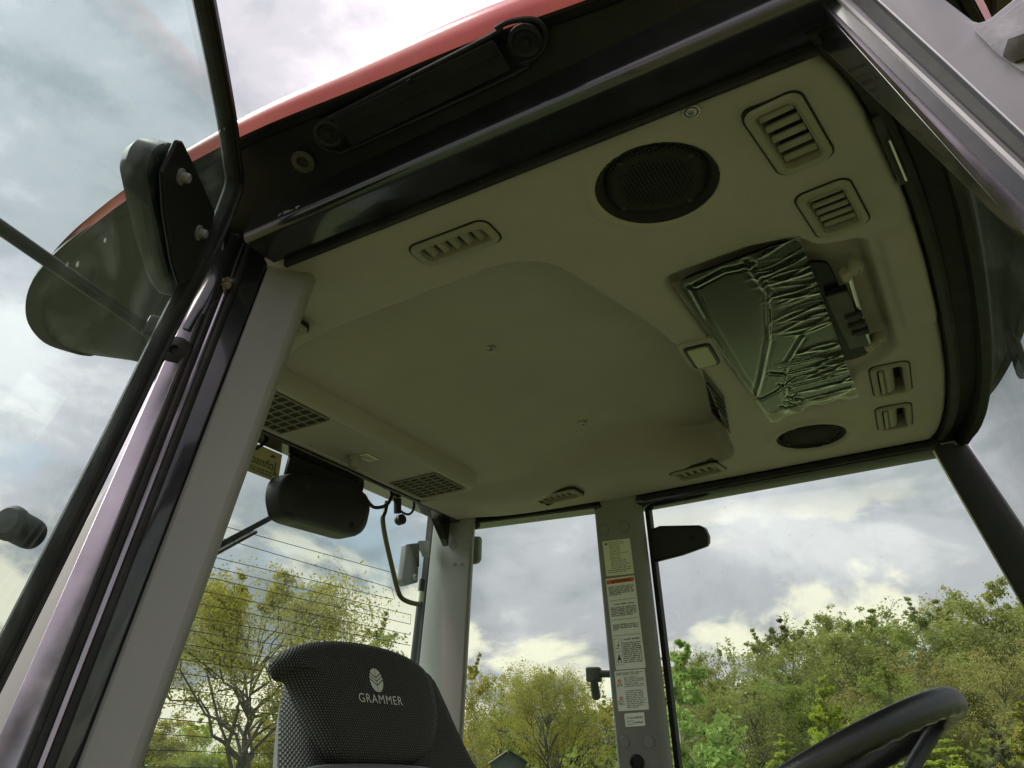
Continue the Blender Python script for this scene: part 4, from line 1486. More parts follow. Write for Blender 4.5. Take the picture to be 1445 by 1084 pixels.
# dealer sticker on the outside of the rear glass, read from behind
def dealer_sticker():
    tl, tr, br, bl = RWpx((346, 624), -0.007), RWpx((400, 645), -0.007), RWpx((391, 678), -0.007), RWpx((335, 655), -0.007)
    C0 = (tl + tr + br + bl) / 4
    U = np.array([0, 1.0, 0]) * np.linalg.norm(tr - tl) / 2
    V = np.array([0.06, 0, 1.0]) * 0.034
    mb = MB(); mb.prism([C0 - U - V, C0 + U - V, C0 + U + V, C0 - U + V], (-0.0006, 0, 0))
    o = mb.build('dealer_sticker', 'sticker_olive', rw, smooth=False); o['label'] = 'olive dealer sticker seen from behind with mirrored lettering'
    mb = MB()
    c = C0 + np.array([0.0006, 0, 0])
    ww = np.linalg.norm(U)
    put_text(mb, 'Johnson', c - np.array([0, 0, 0.002]), (0, -1, 0), (0.06, 0, 1), 0.030, min(1.0, ww * 1.7 / 0.105), 0.0004)
    r2 = random.Random(3)
    for zz, hh, x0, x1 in ((0.020, 0.0035, -0.8, -0.2), (-0.021, 0.003, -0.8, 0.7), (-0.028, 0.0035, -0.7, 0.5)):
        y = ww * x0
        while y < ww * x1:
            wl = r2.uniform(.006, .014)
            mb.add([c + np.array([0, y, zz]), c + np.array([0, y + wl, zz]), c + np.array([0, y + wl, zz + hh]), c + np.array([0, y, zz + hh])], [(0, 1, 2, 3)]); y += wl + 0.003
    mb.add([c + np.array([0, ww * .35, .018]), c + np.array([0, ww * .75, .018]), c + np.array([0, ww * .55, .026])], [(0, 1, 2)])
    mb.build('print', 'print_olive', o, smooth=False)
dealer_sticker()
mb = MB(); p = RWpx((411, 638), 0.025); mb.box(p, (0.0015, 0, 0), (0, 0.011, 0), (0, 0, 0.009)); mb.build('yellow_tag', 'lamp_lens', cab)

# windscreen: bowed sheet
def windscreen():
    ny, nz = 30, 12
    def pt(i, j, o):
        z = 2.64 - (2.64 - 1.45) * j / nz
        fl = FLARE * (ZC - z)
        y = (YN - fl) + (YF + fl - YN + fl) * i / ny
        s = (y - YM) / ((YF - YN) / 2 + fl) * 0.69
        x = float(x_front(YM + s)) + 0.070 + o + 0.24 * (ZC - z)
        return (x, y, z)
    mb = MB()
    for o, fl in ((0.0, False), (0.006, True)):
        vs = [pt(i, j, o) for i in range(ny + 1) for j in range(nz + 1)]
        fs = [(i * (nz + 1) + j, (i + 1) * (nz + 1) + j, (i + 1) * (nz + 1) + j + 1, i * (nz + 1) + j + 1) for i in range(ny) for j in range(nz)]
        mb.add(vs, fs)
    n1 = (ny + 1) * (nz + 1)
    edge = [i * (nz + 1) for i in range(ny + 1)] + [ny * (nz + 1) + j for j in range(1, nz + 1)] + [i * (nz + 1) + nz for i in range(ny - 1, -1, -1)] + [j for j in range(nz - 1, 0, -1)]
    for k in range(len(edge)):
        a, b = edge[k], edge[(k + 1) % len(edge)]
        mb.f.append((a, b, b + n1, a + n1)); mb.m.append(0)
    o = mb.build('windscreen', 'windscreen', cab, angle=40); o['label'] = 'dusty bowed windscreen glass'
windscreen()

# bracket loop outside the windscreen
mb = MB()
c = at_x((1437, 505), 0.16)
loop = [c + np.array([0.0, dy, dz]) for dy, dz in rrect(0.05, 0.022, 0.015, 4)]
mb.tube(loop, 0.008, 8, closed=True); o = mb.build('mirror_bracket', 'plastic_black', cab); o['label'] = 'black loop bracket hanging outside the windscreen'
mb = MB(); mb.tube([c + np.array([0, 0.03, 0.022]), c + np.array([0.0, 0.03, 0.08]), c + np.array([-0.03, 0.03, 0.15])], 0.010, 8); mb.build('bracket_arm', 'plastic_black', o)

# latch strip at the front edge of the lining
def front_clip():
    p0 = at_z((1237, 168), 2.588); p1 = at_z((1277, 262), 2.588)
    d = p1 - p0
    mb = MB(); mb.loft([[p + np.array([dx, 0, dz]) for dx, dz in ((-.006, 0), (.006, 0.004), (.006, .018), (-.006, .018))] for p in (p0, ext(p0, p1, .15), ext(p0, p1, .85), p1)], True)
    o = mb.build('blind_bar', 'plastic_black', cab, bevel=0.002); o['label'] = 'narrow black bar along the front edge of the lining'
    mb = MB(); mb.tube([ext(p0, p1, .3) + np.array([.004, 0, -.001]), ext(p0, p1, .92) + np.array([.004, 0, -.001])], 0.0016, 6); mb.build('bright_wire', 'steel', o)
front_clip()

# ---------------------------------------------------------------- wiper gear, wiring and handle at the rear window
def rear_gear():
    cx = XW + 0.055
    def pl(p, o=0.0): return at_x(p, cx + o)
    # housing
    px = [(390, 700), (394, 678), (404, 668), (425, 668), (500, 690), (515, 700), (519, 718), (513, 745), (503, 757), (490, 758), (408, 735), (396, 728)]
    poly = [pl(p) for p in px]
    C0 = sum(poly) / len(poly)
    mb = MB()
    rings = []
    for k, (ins, dx) in enumerate(((0.0, -0.035), (0.0, 0.0), (0.03, 0.012), (0.10, 0.020), (0.20, 0.022))):
        rings.append([C0 + (p - C0) * (1 - ins) + np.array([dx, 0, 0]) for p in round_poly(poly, 0.02, 3)])
    mb.loft(rings, True)
    w = mb.build('wiper_motor', 'plastic_black', cab, angle=40); w['label'] = 'black rear wiper motor housing under the console'
    mb = MB(); mb.prism([pl(p, -0.01) for p in [(403, 676), (412, 640), (515, 684), (510, 705)]], (-0.012, 0, 0)); mb.build('mount_plate', 'plastic_black', w, bevel=0.003)
    for p in ((433, 686), (495, 742)):
        mb = MB(); mb.lathe(pl(p, 0.018), (1, 0, 0), [(0.010, 0), (0.010, 0.004), (0.005, 0.006), (0.0005, 0.005)], 16); mb.build('screw', 'rubber', w)
    # arm and blade outside the glass
    a, b = at_x((398, 722), XW - 0.03), at_x((290, 780), XW - 0.045)
    mb = MB(); mb.sweep([a, ext(a, b, .3), ext(a, b, .7), ext(a, b, 1.05)], [(-.007, -.003), (.007, -.003), (.006, .003), (-.006, .003)], (1, 0, 0))
    arm = mb.build('wiper_arm', 'plastic_black', cab, bevel=0.001); arm['label'] = 'black rear wiper arm crossing the glass'
    off = np.array([0.012, 0, -0.012])
    mb = MB(); mb.sweep([ext(a, b, .42) + off, ext(a, b, 1.6) + off], [(-.005, -.004), (.005, -.004), (.003, .006), (-.003, .006)], (1, 0, 0)); mb.build('wiper_blade', 'rubber', arm)
    # cables
    for pxs, r in (([(517, 705), (528, 716), (545, 713), (553, 700), (556, 690)], 0.0045), ([(556, 702), (562, 718), (575, 726), (583, 720), (584, 706), (577, 700)], 0.0032), ([(345, 632), (360, 633), (372, 626), (385, 612)], 0.004)):
        mb = MB(); mb.tube(spline([pl(p, 0.0) for p in pxs], 6), r, 8); mb.build('cable', 'rubber', cab)
    # hanging round knob
    k0 = pl((561, 704)); k1 = pl((561, 724))
    mb = MB(); mb.tube([k0, k1], 0.010, 10); kn = mb.build('catch_stem', 'plastic_black', cab)
    mb = MB(); mb.lathe(pl((561, 735), -0.012), (1, -0.25, 0), [(0.011, 0), (0.0135, 0.004), (0.0135, 0.010), (0.012, 0.012), (0.0135, 0.014), (0.0135, 0.020), (0.010, 0.024), (0.0005, 0.025)], 20); mb.build('catch_knob', 'plastic_black', kn)
    # bent olive handle
    mb = MB(); mb.tube(spline([pl(p, -0.01) for p in [(546, 708), (543, 722), (540, 733), (544, 760), (552, 795), (560, 828), (566, 843), (578, 850), (592, 853)]], 5), 0.0062, 10)
    o = mb.build('window_handle_rod', 'olive_rod', cab); o['label'] = 'bent dark olive handle rod on the rear window'
    # latch bracket with bolt and gas strut
    pl2 = lambda p, oo=0.0: at_x(p, XW - 0.035 + oo)
    mb = MB(); mb.prism([pl2(p) for p in [(574, 768), (590, 766), (591, 800), (590, 822), (572, 827), (568, 818)]], (-0.02, 0, 0)); l = mb.build('latch_bracket', 'shell_grey', cab, bevel=0.003); l['label'] = 'pressed steel latch bracket behind the rear glass'
    mb = MB(); mb.prism([pl2(p, 0.001) for p in [(578, 768), (590, 768), (590, 800)]], (0.004, 0, 0)); mb.build('latch_web', 'plastic_black', l)
    mb = MB(); mb.lathe(pl2((584, 815), 0.001), (1, -.2, 0), [(0.010, 0), (0.010, 0.006), (0.006, 0.010), (0.0005, 0.010)], 6); mb.build('bolt', 'zinc', l)
    mb = MB(); mb.prism([pl2(p, -.01) for p in [(588, 766), (592, 763), (606, 763), (606, 786), (597, 786), (594, 778), (588, 776)]], (-0.003, 0, 0)); mb.build('latch_plate', 'zinc', l, bevel=0.001)
    s0, s1 = pl2((596, 818), -.02), pl2((580, 960), -.02)
    mb = MB(); mb.tube([s0, ext(s0, s1, .12)], 0.009, 12); g = mb.build('gas_strut', 'plastic_black', cab); g['label'] = 'black gas strut standing beside the rear window'
    mb = MB(); mb.tube([ext(s0, s1, .12), ext(s0, s1, 2.2)], 0.0085, 12); mb.build('strut_body', 'rubber', g)
    mb = MB(); mb.tube([ext(s0, s1, .13), ext(s0, s1, .24)], 0.0087, 12); mb.build('strut_label', 'sticker_cream', g)
rear_gear()

# ---------------------------------------------------------------- lower cab (floor, sills, column) below the view
def lower_cab():
    mb = MB(); mb.box((-0.60, YM, 1.09), (0.78, 0, 0), (0, 0.92, 0), (0, 0, 0.03)); mb.build('cab_floor', 'floor_mat', cab, bevel=0.01)
    mb = MB(); mb.box((-1.30, YM, 1.34), (0.10, 0, 0), (0, 0.70, 0), (0, 0, 0.22)); mb.build('rear_shelf', 'trim_grey', cab, bevel=0.03)
    for s in (-1, 1):
        mb = MB(); mb.box((-1.0, YM + s * 0.72, 1.30), (0.30, 0, 0), (0, 0.16, 0), (0, 0, 0.20)); mb.build('side_console', 'plastic_black', cab, bevel=0.04)
    mb = MB(); mb.prism([(0.02, YM - .25, 1.1), (0.24, YM - .25, 1.1), (0.24, YM - .25, 1.52), (0.10, YM - .25, 1.60), (0.0, YM - .25, 1.45)], (0, 0.5, 0)); mb.build('dashboard', 'plastic_black', cab, bevel=0.03)
lower_cab()

# ================================================================== open door
H0 = np.array([-0.804, 0.634, 2.65]); H1 = np.array([-0.887, 0.50, 2.005])
DE = unit((0.62, -0.78, 0)); DH = unit(H0 - H1)
DN = unit(np.cross(DH, DE))
if np.dot(DN, EYE - H0) < 0: DN = -DN            # towards the cab opening
door = thing('cab_door', 'open glass cab door in a thin black rubber frame, swung out beside its pillar', 'door', tuple(H0 + DH * -1.3))
def dr(p, o=0.0): return at_plane(p, H0 + DN * o, DN)
def build_door():
    px = [(-40, 1010), (137, 660), (245, 440), (300, 335), (322, 282), (329, 255), (326, 225), (316, 155), (286, 0), (262, -110)]
    P = spline([dr(p) for p in px], 6)
    # continue round the rest of the door
    end = P[-1]
    w0 = end - H0
    s0 = np.dot(w0, DE)
    free = 0.74
    low = P[0] - DH * 0.75
    A = end + DE * (free - s0 - 0.08)
    loop = P + [A, A + DE * 0.05 - DH * 0.02, A + DE * 0.075 - DH * 0.07] + [A + DE * 0.08 - DH * 0.6, A + DE * 0.08 - DH * 1.3, low + DE * 0.65 - DH * 0.03, low + DE * 0.1, low + DE * 0.03 + DH * 0.03]
    mb = MB(); mb.prism([p - DN * 0.0025 for p in loop], DN * 0.005)
    g = mb.build('glass', 'door_glass', door, smooth=False); g['label'] = 'greenish door glass with dust and splashes'
    mb = MB(); mb.sweep(loop, [(-.010, -.008), (-.008, -.010), (.006, -.010), (.010, -.006), (.010, .006), (.006, .010), (-.004, .011), (-.010, .007)], DN, closed=True)
    mb.build('frame', 'rubber', door, angle=40)
    mb = MB(); mb.sweep([p + DN * 0.012 for p in P[:-4]], [(-.003, -.002), (.003, -.002), (.003, .003), (-.003, .003)], DN)
    mb.build('frame_lip', 'plastic_black', door)
    # hinge: inner clamp plate with two bolts, rounded cover outside
    pl = [dr(p, 0.006) for p in [(222, 242), (244, 196), (252, 198), (264, 222), (298, 298), (294, 318), (262, 392), (248, 402), (238, 372), (226, 300)]]
    mb = MB(); mb.prism(pl, DN * 0.006); h = mb.build('hinge_plate', 'hinge_black', door, bevel=0.003, bseg=3); h['label'] = 'black hinge clamp plate with two bolts'
    for p in ((254, 249), (279, 328)):
        mb = MB(); mb.lathe(dr(p, 0.012), DN, [(0.010, 0), (0.010, 0.003), (0.0062, 0.003), (0.0062, 0.010), (0.005, 0.012), (0.0005, 0.012)], 12); mb.build('bolt', 'shell_grey', h)
    cv = [dr(p, -0.006) for p in [(206, 240), (212, 218), (222, 205), (236, 201), (250, 204), (270, 228), (302, 300), (276, 392), (250, 424), (242, 402), (228, 350), (216, 295)]]
    C0 = sum(cv) / len(cv)
    mb = MB(); rp = round_poly(cv, 0.012, 3)
    mb.loft([[p for p in rp], [p - DN * 0.024 for p in rp], [C0 + (p - C0) * 0.9 - DN * 0.034 for p in rp]], True)
    c = mb.build('hinge_cover', 'hinge_black', door, angle=40); c['label'] = 'rounded black hinge cover behind the door glass'
    # lower rubber bumper
    p = dr((52, 751), -0.004); q = p - DN * 0.02
    ax = unit(DE * 0.95 - DN * 0.3)
    mb = MB(); mb.lathe(p - ax * 0.022 - DN * 0.018, ax, [(0.016, 0), (0.017, 0.006), (0.017, 0.030), (0.0185, 0.033), (0.0185, 0.040), (0.014, 0.045), (0.0005, 0.046)], 22)
    b = mb.build('door_bumper', 'rubber', door); b['label'] = 'round black rubber bumper low on the door glass'
build_door()

# mirror arm that passes behind the door glass
def mirror_arm():
    a = dr((209, 466), -0.03)
    r = ray((-70, 272)); b = EYE + r * 1.05
    root = thing('mirror_arm', 'black tube arm slanting behind the open door glass', 'mirror arm', tuple(a))
    mb = MB(); mb.tube([a, ext(a, b, .06), ext(a, b, .07), ext(a, b, 1.0), ext(a, b, 1.1) - np.array([0, 0, .03])], [0.0095, 0.0095, 0.0085, 0.0085, 0.0085], 14)
    mb.build('tube', 'plastic_black', root)
    mb = MB(); mb.rbox(a + DN * 0.012, DE * 0.022, DH * 0.016, DN * 0.010, 0.006, 3, 0.002); mb.build('foot', 'plastic_black', root)
    mb = MB(); mb.lathe(a + DN * 0.022, DN, [(0.006, 0), (0.006, 0.003), (0.0005, 0.004)], 12); mb.build('bolt', 'zinc', root)
mirror_arm()

# ================================================================== sun visor
def build_visor():
    zt = 2.588
    root = thing('sun_visor', 'dark folding sun visor still wrapped in crinkled clear protective film', 'sun visor', (-0.08, 1.40, 2.60))
    tl, tr, br, bl = [at_z(p, zt) for p in [(948, 398), (1128, 332), (1210, 553), (1085, 592)]]
    c = (tl + tr + br + bl) / 4
    mb = MB()
    ins = [(p * 0.965 + c * 0.035) + np.array([0, 0, 0.004]) for p in (tl, tr, br, bl)]
    mb.prism([p for p in round_poly(ins, 0.03, 4)], (0, 0, 0.006))
    mb.build('panel', 'visor_dark', root, bevel=0.002)
    # carrier tongue towards the hinge
    tg = [at_z(p, zt + 0.008) for p in [(1128, 372), (1168, 368), (1228, 500), (1190, 512)]]
    mb = MB(); mb.prism(round_poly(tg, 0.02, 4), (0, 0, 0.005)); mb.build('carrier', 'visor_dark', root, bevel=0.002)
    # wrinkled film
    nu, nv = 420, 130
    rnd = np.random.RandomState(5)
    U, V = np.meshgrid(np.linspace(0, 1, nu), np.linspace(0, 1, nv), indexing='ij')   # U: near -> far, V: rear -> front
    P = (tl[None, None] * ((1 - U) * (1 - V))[..., None] + tr[None, None] * ((1 - U) * V)[..., None] + br[None, None] * (U * V)[..., None] + bl[None, None] * (U * (1 - V))[..., None])
    h = 0.0025 * np.sin(U * 5 + V * 3) * 0.4
    # taut cross creases on the front half, fading towards the smooth rear half
    for k in range(60):
        u0 = rnd.uniform(0.02, 0.98); wd = rnd.uniform(0.002, 0.010); sl = rnd.uniform(-0.06, 0.06)
        v0 = rnd.uniform(0.42, 0.62); amp = wd * rnd.uniform(0.15, 0.42)
        line = u0 + sl * (V - 0.5) + 0.012 * np.sin(V * 9 + k)
        h += amp * np.exp(-((U - line) / wd) ** 2) * smooth((V - v0) / 0.22)
    for k in range(14):
        u0 = rnd.uniform(0.62, 0.95); wd = rnd.uniform(0.002, 0.0035); line = u0 + 0.03 * (V - .6)
        h += 0.0017 * np.exp(-((U - line) / wd) ** 2) * smooth((V - 0.35) / 0.1) * smooth((0.95 - V) / 0.1)
    # bunched folds
    def fold(pts, wd, amp):
        nonlocal h
        pts = np.array(pts, float)
        d = np.full(U.shape, 9.0)
        for a, b in zip(pts[:-1], pts[1:]):
            e = b - a
            t = np.clip(((U - a[0]) * e[0] + (V - a[1]) * e[1]) / (e @ e), 0, 1)
            d = np.minimum(d, np.hypot((U - a[0] - e[0] * t) * 1.6, V - a[1] - e[1] * t))
        h += amp * np.exp(-(d / wd) ** 2) - amp * 0.5 * np.exp(-((d - 2.2 * wd) / wd) ** 2)
    fold([(0.06, 0.10), (0.30, 0.06), (0.62, 0.03), (0.78, 0.03)], 0.016, 0.0030)
    fold([(0.04, 0.58), (0.2, 0.62), (0.45, 0.44), (0.66, 0.20), (0.78, 0.04)], 0.018, 0.0036)
    fold([(0.05, 0.14), (0.03, 0.4), (0.05, 0.62)], 0.010, 0.003)
    fold([(0.50, 0.72), (0.62, 0.50), (0.70, 0.42), (0.86, 0.30), (0.97, 0.22)], 0.014, 0.0030)
    fold([(0.66, 0.30), (0.70, 0.42)], 0.009, 0.003)
    for k in range(7):
        a = rnd.uniform(.7, .95); b = rnd.uniform(0.02, 0.4)
        fold([(a, b), (a + rnd.uniform(-.1, .1), b + rnd.uniform(.05, .25))], 0.007, 0.0026)
    h += 0.006 * smooth((U - 0.93) / 0.07) * (0.6 + 0.6 * np.sin(V * 22))
    Z = P[..., 2] - 0.002 - h * 0.8
    # ragged far edge
    P[..., 1] += 0.02 * smooth((U - 0.9) / 0.1) * np.sin(V * 7 + 1) * 0.5
    vs = np.stack([P[..., 0], P[..., 1], Z], -1).reshape(-1, 3)
    fs = [(i * nv + j, (i + 1) * nv + j, (i + 1) * nv + j + 1, i * nv + j + 1) for i in range(nu - 1) for j in range(nv - 1)]
    mb = MB(); mb.add(vs, fs)
    f = mb.build('protective_film', 'film', root, angle=80); f['label'] = 'crinkled clear plastic film'
    sol = f.modifiers.new('thickness', 'SOLIDIFY'); sol.thickness = 0.0003
    # hinge block, rod and end clamps
    zr = 2.592
    r0, r1 = at_z((1197, 386), zr), at_z((1228, 492), zr)
    mb = MB(); mb.tube([r0, r1], 0.0048, 12); mb.build('hinge_rod', 'steel', root)
    b0_, b1_ = at_z((1184, 408), zr), at_z((1216, 484), zr)
    d = b1_ - b0_; cc = (b0_ + b1_) / 2 - np.array([0.006, 0, 0])
    mb = MB(); mb.rbox(cc, d / 2, np.array([0.018, 0, 0]), (0, 0, 0.008), 0.004, 3, 0.002); hbk = mb.build('hinge_block', 'plastic_black', root)
    for t in (0.42, 0.58, 0.72):
        p = ext(b0_, b1_, t)
        mb = MB(); mb.box(p + np.array([0.006, 0, -0.004]), (0.014, 0, 0), unit(d) * 0.010, (0, 0, 0.008)); mb.build('knuckle', 'rubber', hbk, bevel=0.003)
        mb = MB(); mb.lathe(p + np.array([-0.006, 0, -0.011]), (0, 0, -1), [(0.004, 0), (0.004, 0.0015), (0.0005, 0.002)], 10); mb.build('screw', 'plastic_black', hbk)
    for p, q in (((1193, 388), (1206, 379)), ((1226, 488), (1240, 480))):
        a, b = at_z(p, zr), at_z(q, zr + 0.006)
        mb = MB(); mb.tube([a + np.array([0, -0.012, 0]), a + np.array([0, 0.012, 0])], 0.0085, 14); cl = mb.build('rod_clamp', 'vent_grey', root, bevel=0.002)
        mb = MB(); mb.tube([a, ext(a, b, .5), b], [0.008, 0.009, 0.010], 12); mb.build('clamp_arm', 'vent_grey', cl)
        mb = MB(); mb.lathe(b + np.array([0, 0, 0.012]), (0, 0, -1), [(0.0135, 0), (0.0135, 0.014), (0.011, 0.018), (0.0075, 0.018), (0.007, 0.015), (0.0005, 0.015)], 20); mb.build('clamp_boss', 'vent_grey', cl)
        mb = MB(); mb.lathe(b + np.array([0, 0, -0.002]), (0, 0, -1), [(0.0062, 0), (0.0062, 0.003), (0.003, 0.004), (0.0028, 0.002), (0.0003, 0.002)], 14); mb.build('screw', 'zinc', cl)
build_visor()

# ================================================================== seat
def build_seat():
    SP = np.array([-1.13, 0, 2.06]); SN = unit((1, 0, 0.30)); SV = unit((-0.30, 0, 1)); SU = np.array([0, 1.0, 0])
    seat = thing('driver_seat', 'black mesh-fabric driver seat with a rounded hooded backrest and silver logo', 'seat', (-0.95, YM, 1.12))
    def st(p, o=0.0): return at_plane(p, SP + SN * o, SN)
    def pillow(outline, prof, name, mat, parent):
        C0 = sum(outline) / len(outline)
        rings = [[C0 + (p - C0) * s + SN * h for p in outline] for s, h in prof]
        mb = MB(); mb.loft(rings, True)
        return mb.build(name, mat, parent, angle=70)
    # head-high centre panel with overhanging hood
    px = [(405, 927), (407, 917), (416, 910), (440, 904), (478, 903), (520, 909), (562, 921), (592, 938), (608, 958), (615, 985), (619, 1010), (616, 1045), (604, 1066), (585, 1075),
          (540, 1077), (495, 1076), (474, 1066), (464, 1045), (453, 1012), (441, 975), (430, 950), (424, 941), (411, 938)]
    ol = spline([st(p, 0.035) for p in px], 3, True)
    ctr = sum(ol) / len(ol)
    c = pillow(ol, [(0.90, -0.060), (0.97, -0.052), (1.0, -0.036), (1.005, -0.022), (0.99, -0.006), (0.95, 0.006), (0.86, 0.012), (0.7, 0.015), (0.45, 0.016), (0.2, 0.016)], 'backrest_panel', 'seat_fabric', seat)
    c['label'] = 'puffy black mesh centre panel with a silver logo'
    # bolster body behind it
    left = [(440, 936), (434, 950), (430, 985), (429, 1040), (427, 1110), (406, 1300), (398, 1560)]
    right = [(760, 1560), (735, 1300), (690, 1130), (662, 1075), (640, 1030), (620, 985), (600, 950)]
    top = [(560, 930), (500, 918), (450, 920)]
    ol2 = spline([st(p, -0.01) for p in left + right + top], 3, True)
    b = pillow(ol2, [(0.97, -0.07), (0.99, -0.06), (1.0, -0.04), (1.0, -0.012), (0.985, 0.006), (0.95, 0.016), (0.88, 0.018), (0.5, 0.016), (0.2, 0.016)], 'backrest_bolsters', 'seat_fabric', seat)
    # dark seam gap edge, grey shell behind on the left
    ol3 = spline([st(p, -0.06) for p in [(428, 952), (415, 985), (409, 1040), (405, 1110), (396, 1300), (386, 1560), (780, 1560), (750, 1300), (700, 1130), (650, 1050), (610, 975), (560, 936), (480, 928)]], 3, True)
    s = pillow(ol3, [(0.93, -0.05), (0.985, -0.042), (1.0, -0.03), (1.0, -0.008), (0.99, 0.0)], 'backrest_shell', 'shell_grey', seat)
    # lower back cushion whose rim just shows
    ol4 = spline([st(p, 0.03) for p in [(398, 1110), (430, 1084), (480, 1078), (545, 1078), (600, 1083), (645, 1100), (680, 1180), (700, 1400), (690, 1560), (400, 1560), (388, 1300)]], 3, True)
    pillow(ol4, [(0.93, -0.05), (1.0, -0.03), (1.0, 0.0), (0.97, 0.012), (0.85, 0.018), (0.3, 0.02)], 'lumbar_cushion', 'shell_grey', seat)
    # squab, base
    mb = MB(); mb.rbox((-0.78, YM, 1.57), (0.25, 0, 0), (0, 0.27, 0), (0, 0, 0.06), 0.08, 6, 0.03); mb.build('seat_cushion', 'seat_fabric', seat)
    mb = MB(); mb.box((-0.85, YM, 1.315), (0.20, 0, 0), (0, 0.19, 0), (0, 0, 0.195), taper=1.1); mb.build('suspension_base', 'rubber', seat, bevel=0.02)
    # emblem and lettering stand on the panel face
    face = SP + SN * (0.035 + 0.0172)
    def lp(p): return at_plane(p, face, SN)
    a, d = lp((508, 985)), lp((566, 990))
    U = unit(d - a)
    U = unit(np.array([0, U[1], U[2]]) - SN * np.dot(np.array([0, U[1], U[2]]), SN))
    V = unit(np.cross(SN, U))
    if V[2] < 0: V = -V
    W = np.linalg.norm(d - a) * 1.06
    mb = MB()
    vs, fs = text_mesh('GRAMMER', 0.03, 0.0, 1.12)
    wid = vs[:, 0].max() - vs[:, 0].min()
    k = W / wid
    cc = (a + d) / 2
    mb.add([cc + U * q[0] * k + V * q[1] * k * 0.9 for q in vs], fs)
    o = mb.build('lettering', 'logo_silver', c, smooth=False)
    e0 = lp((531, 960))
    mb = MB()
    rx, ry = 0.0205, 0.0235
    def clip_poly(poly, n, cst):      # keep points with dot(n) <= cst
        out = []
        for i in range(len(poly)):
            p, q = poly[i], poly[(i + 1) % len(poly)]
            dp, dq = p[0] * n[0] + p[1] * n[1] - cst, q[0] * n[0] + q[1] * n[1] - cst
            if dp <= 0: out.append(p)
            if dp * dq < 0:
                t = dp / (dp - dq); out.append((p[0] + (q[0] - p[0]) * t, p[1] + (q[1] - p[1]) * t))
        return out
    ell = [(rx * math.cos(t), ry * math.sin(t)) for t in np.linspace(0, 2 * math.pi, 40, endpoint=False)]
    for sgn in (-1, 1):
        sd = np.array([sgn * 0.62, -0.78])          # stripes fan down towards the middle
        nrm = (-sd[1] * sgn * -1, sd[0] * sgn)
        nrm = (0.78 * sgn * -0.0 + 0.5 * sgn * -1, 0.86)
        hf_ = clip_poly(ell, (-sgn, 0), -0.0006 if True else 0)
        bands = [(-0.03, -0.0095), (-0.0075, -0.0030), (-0.0012, 0.0032), (0.0052, 0.03)]
        for lo, hi in bands:
            q = clip_poly(hf_, nrm, hi)
            if len(q) > 2: q = clip_poly(q, (-nrm[0], -nrm[1]), -lo)
            if len(q) > 2:
                mb.add([e0 + U * x + V * y for x, y in q], [tuple(range(len(q)))])
    mb.build('emblem', 'logo_silver', c, smooth=False)
build_seat()

# ================================================================== steering wheel
def build_wheel():
    C0 = np.array([-0.25, YM, 1.88]); t = R_(25); r = 0.185
    e1 = np.array([math.cos(t), 0, math.sin(t)]); e2 = np.array([0, 1.0, 0]); n = unit(np.cross(e1, e2))
    sw = thing('steering_wheel', 'black leather-grain steering wheel with finger grips under its rim', 'steering wheel', tuple(C0))
    mb = MB()
    N, S = 96, 18
    rings = []
    for i in range(N):
        a = 2 * math.pi * i / N
        rd = e1 * math.cos(a) + e2 * math.sin(a)
        ring = []
        for k in range(S):
            b = 2 * math.pi * k / S
            rr = 0.0185
            dn = max(0, -math.sin(b))
            rr *= 1 - 0.12 * dn ** 2 * (0.5 + 0.5 * math.cos(36 * a))
            ring.append(C0 + rd * (r + rr * math.cos(b) * 0.95) + n * rr * 1.15 * math.sin(b))
        rings.append(ring)
    rings.append(rings[0])
    mb.loft(rings, False)
    mb.build('rim', 'wheel_black', sw, angle=60)
    for a in (R_(40), R_(140), R_(270)):
        rd = e1 * math.cos(a) + e2 * math.sin(a); sd = np.cross(n, rd)
        p0 = C0 + rd * (r - 0.008) - n * 0.008; p1 = C0 + rd * 0.04 - n * 0.065
        mb = MB(); mb.loft([[p + sd * s * w + n * h for s, h in ((-.017, -.006), (-.012, -.011), (.012, -.011), (.017, -.006), (.017, .005), (.010, .010), (-.010, .010), (-.017, .005))] for p, w in ((p0, 1.15), (ext(p0, p1, .3), 0.9), (ext(p0, p1, .7), 0.95), (p1, 1.3))], True)
        mb.build('spoke', 'wheel_black', sw, angle=40)
    mb = MB(); mb.lathe(C0 - n * 0.085, n, [(0.05, 0), (0.062, 0.01), (0.062, 0.03), (0.05, 0.045), (0.001, 0.05)], 28); mb.build('hub', 'wheel_black', sw)
    mb = MB(); mb.tube([C0 - n * 0.08, C0 - n * 0.45], [0.035, 0.045], 18); mb.build('column', 'plastic_black', sw)
build_wheel()

# ================================================================== trees beyond the cab
def bearing(px, dist, py=1000.0):
    r = ray((px, py)); h = math.hypot(r[0], r[1])
    return np.array([r[0] / h * dist, r[1] / h * dist, 0.0])

def height_at(px, py, dist):
    r = ray((px, py)); return 1.85 + r[2] / math.hypot(r[0], r[1]) * dist


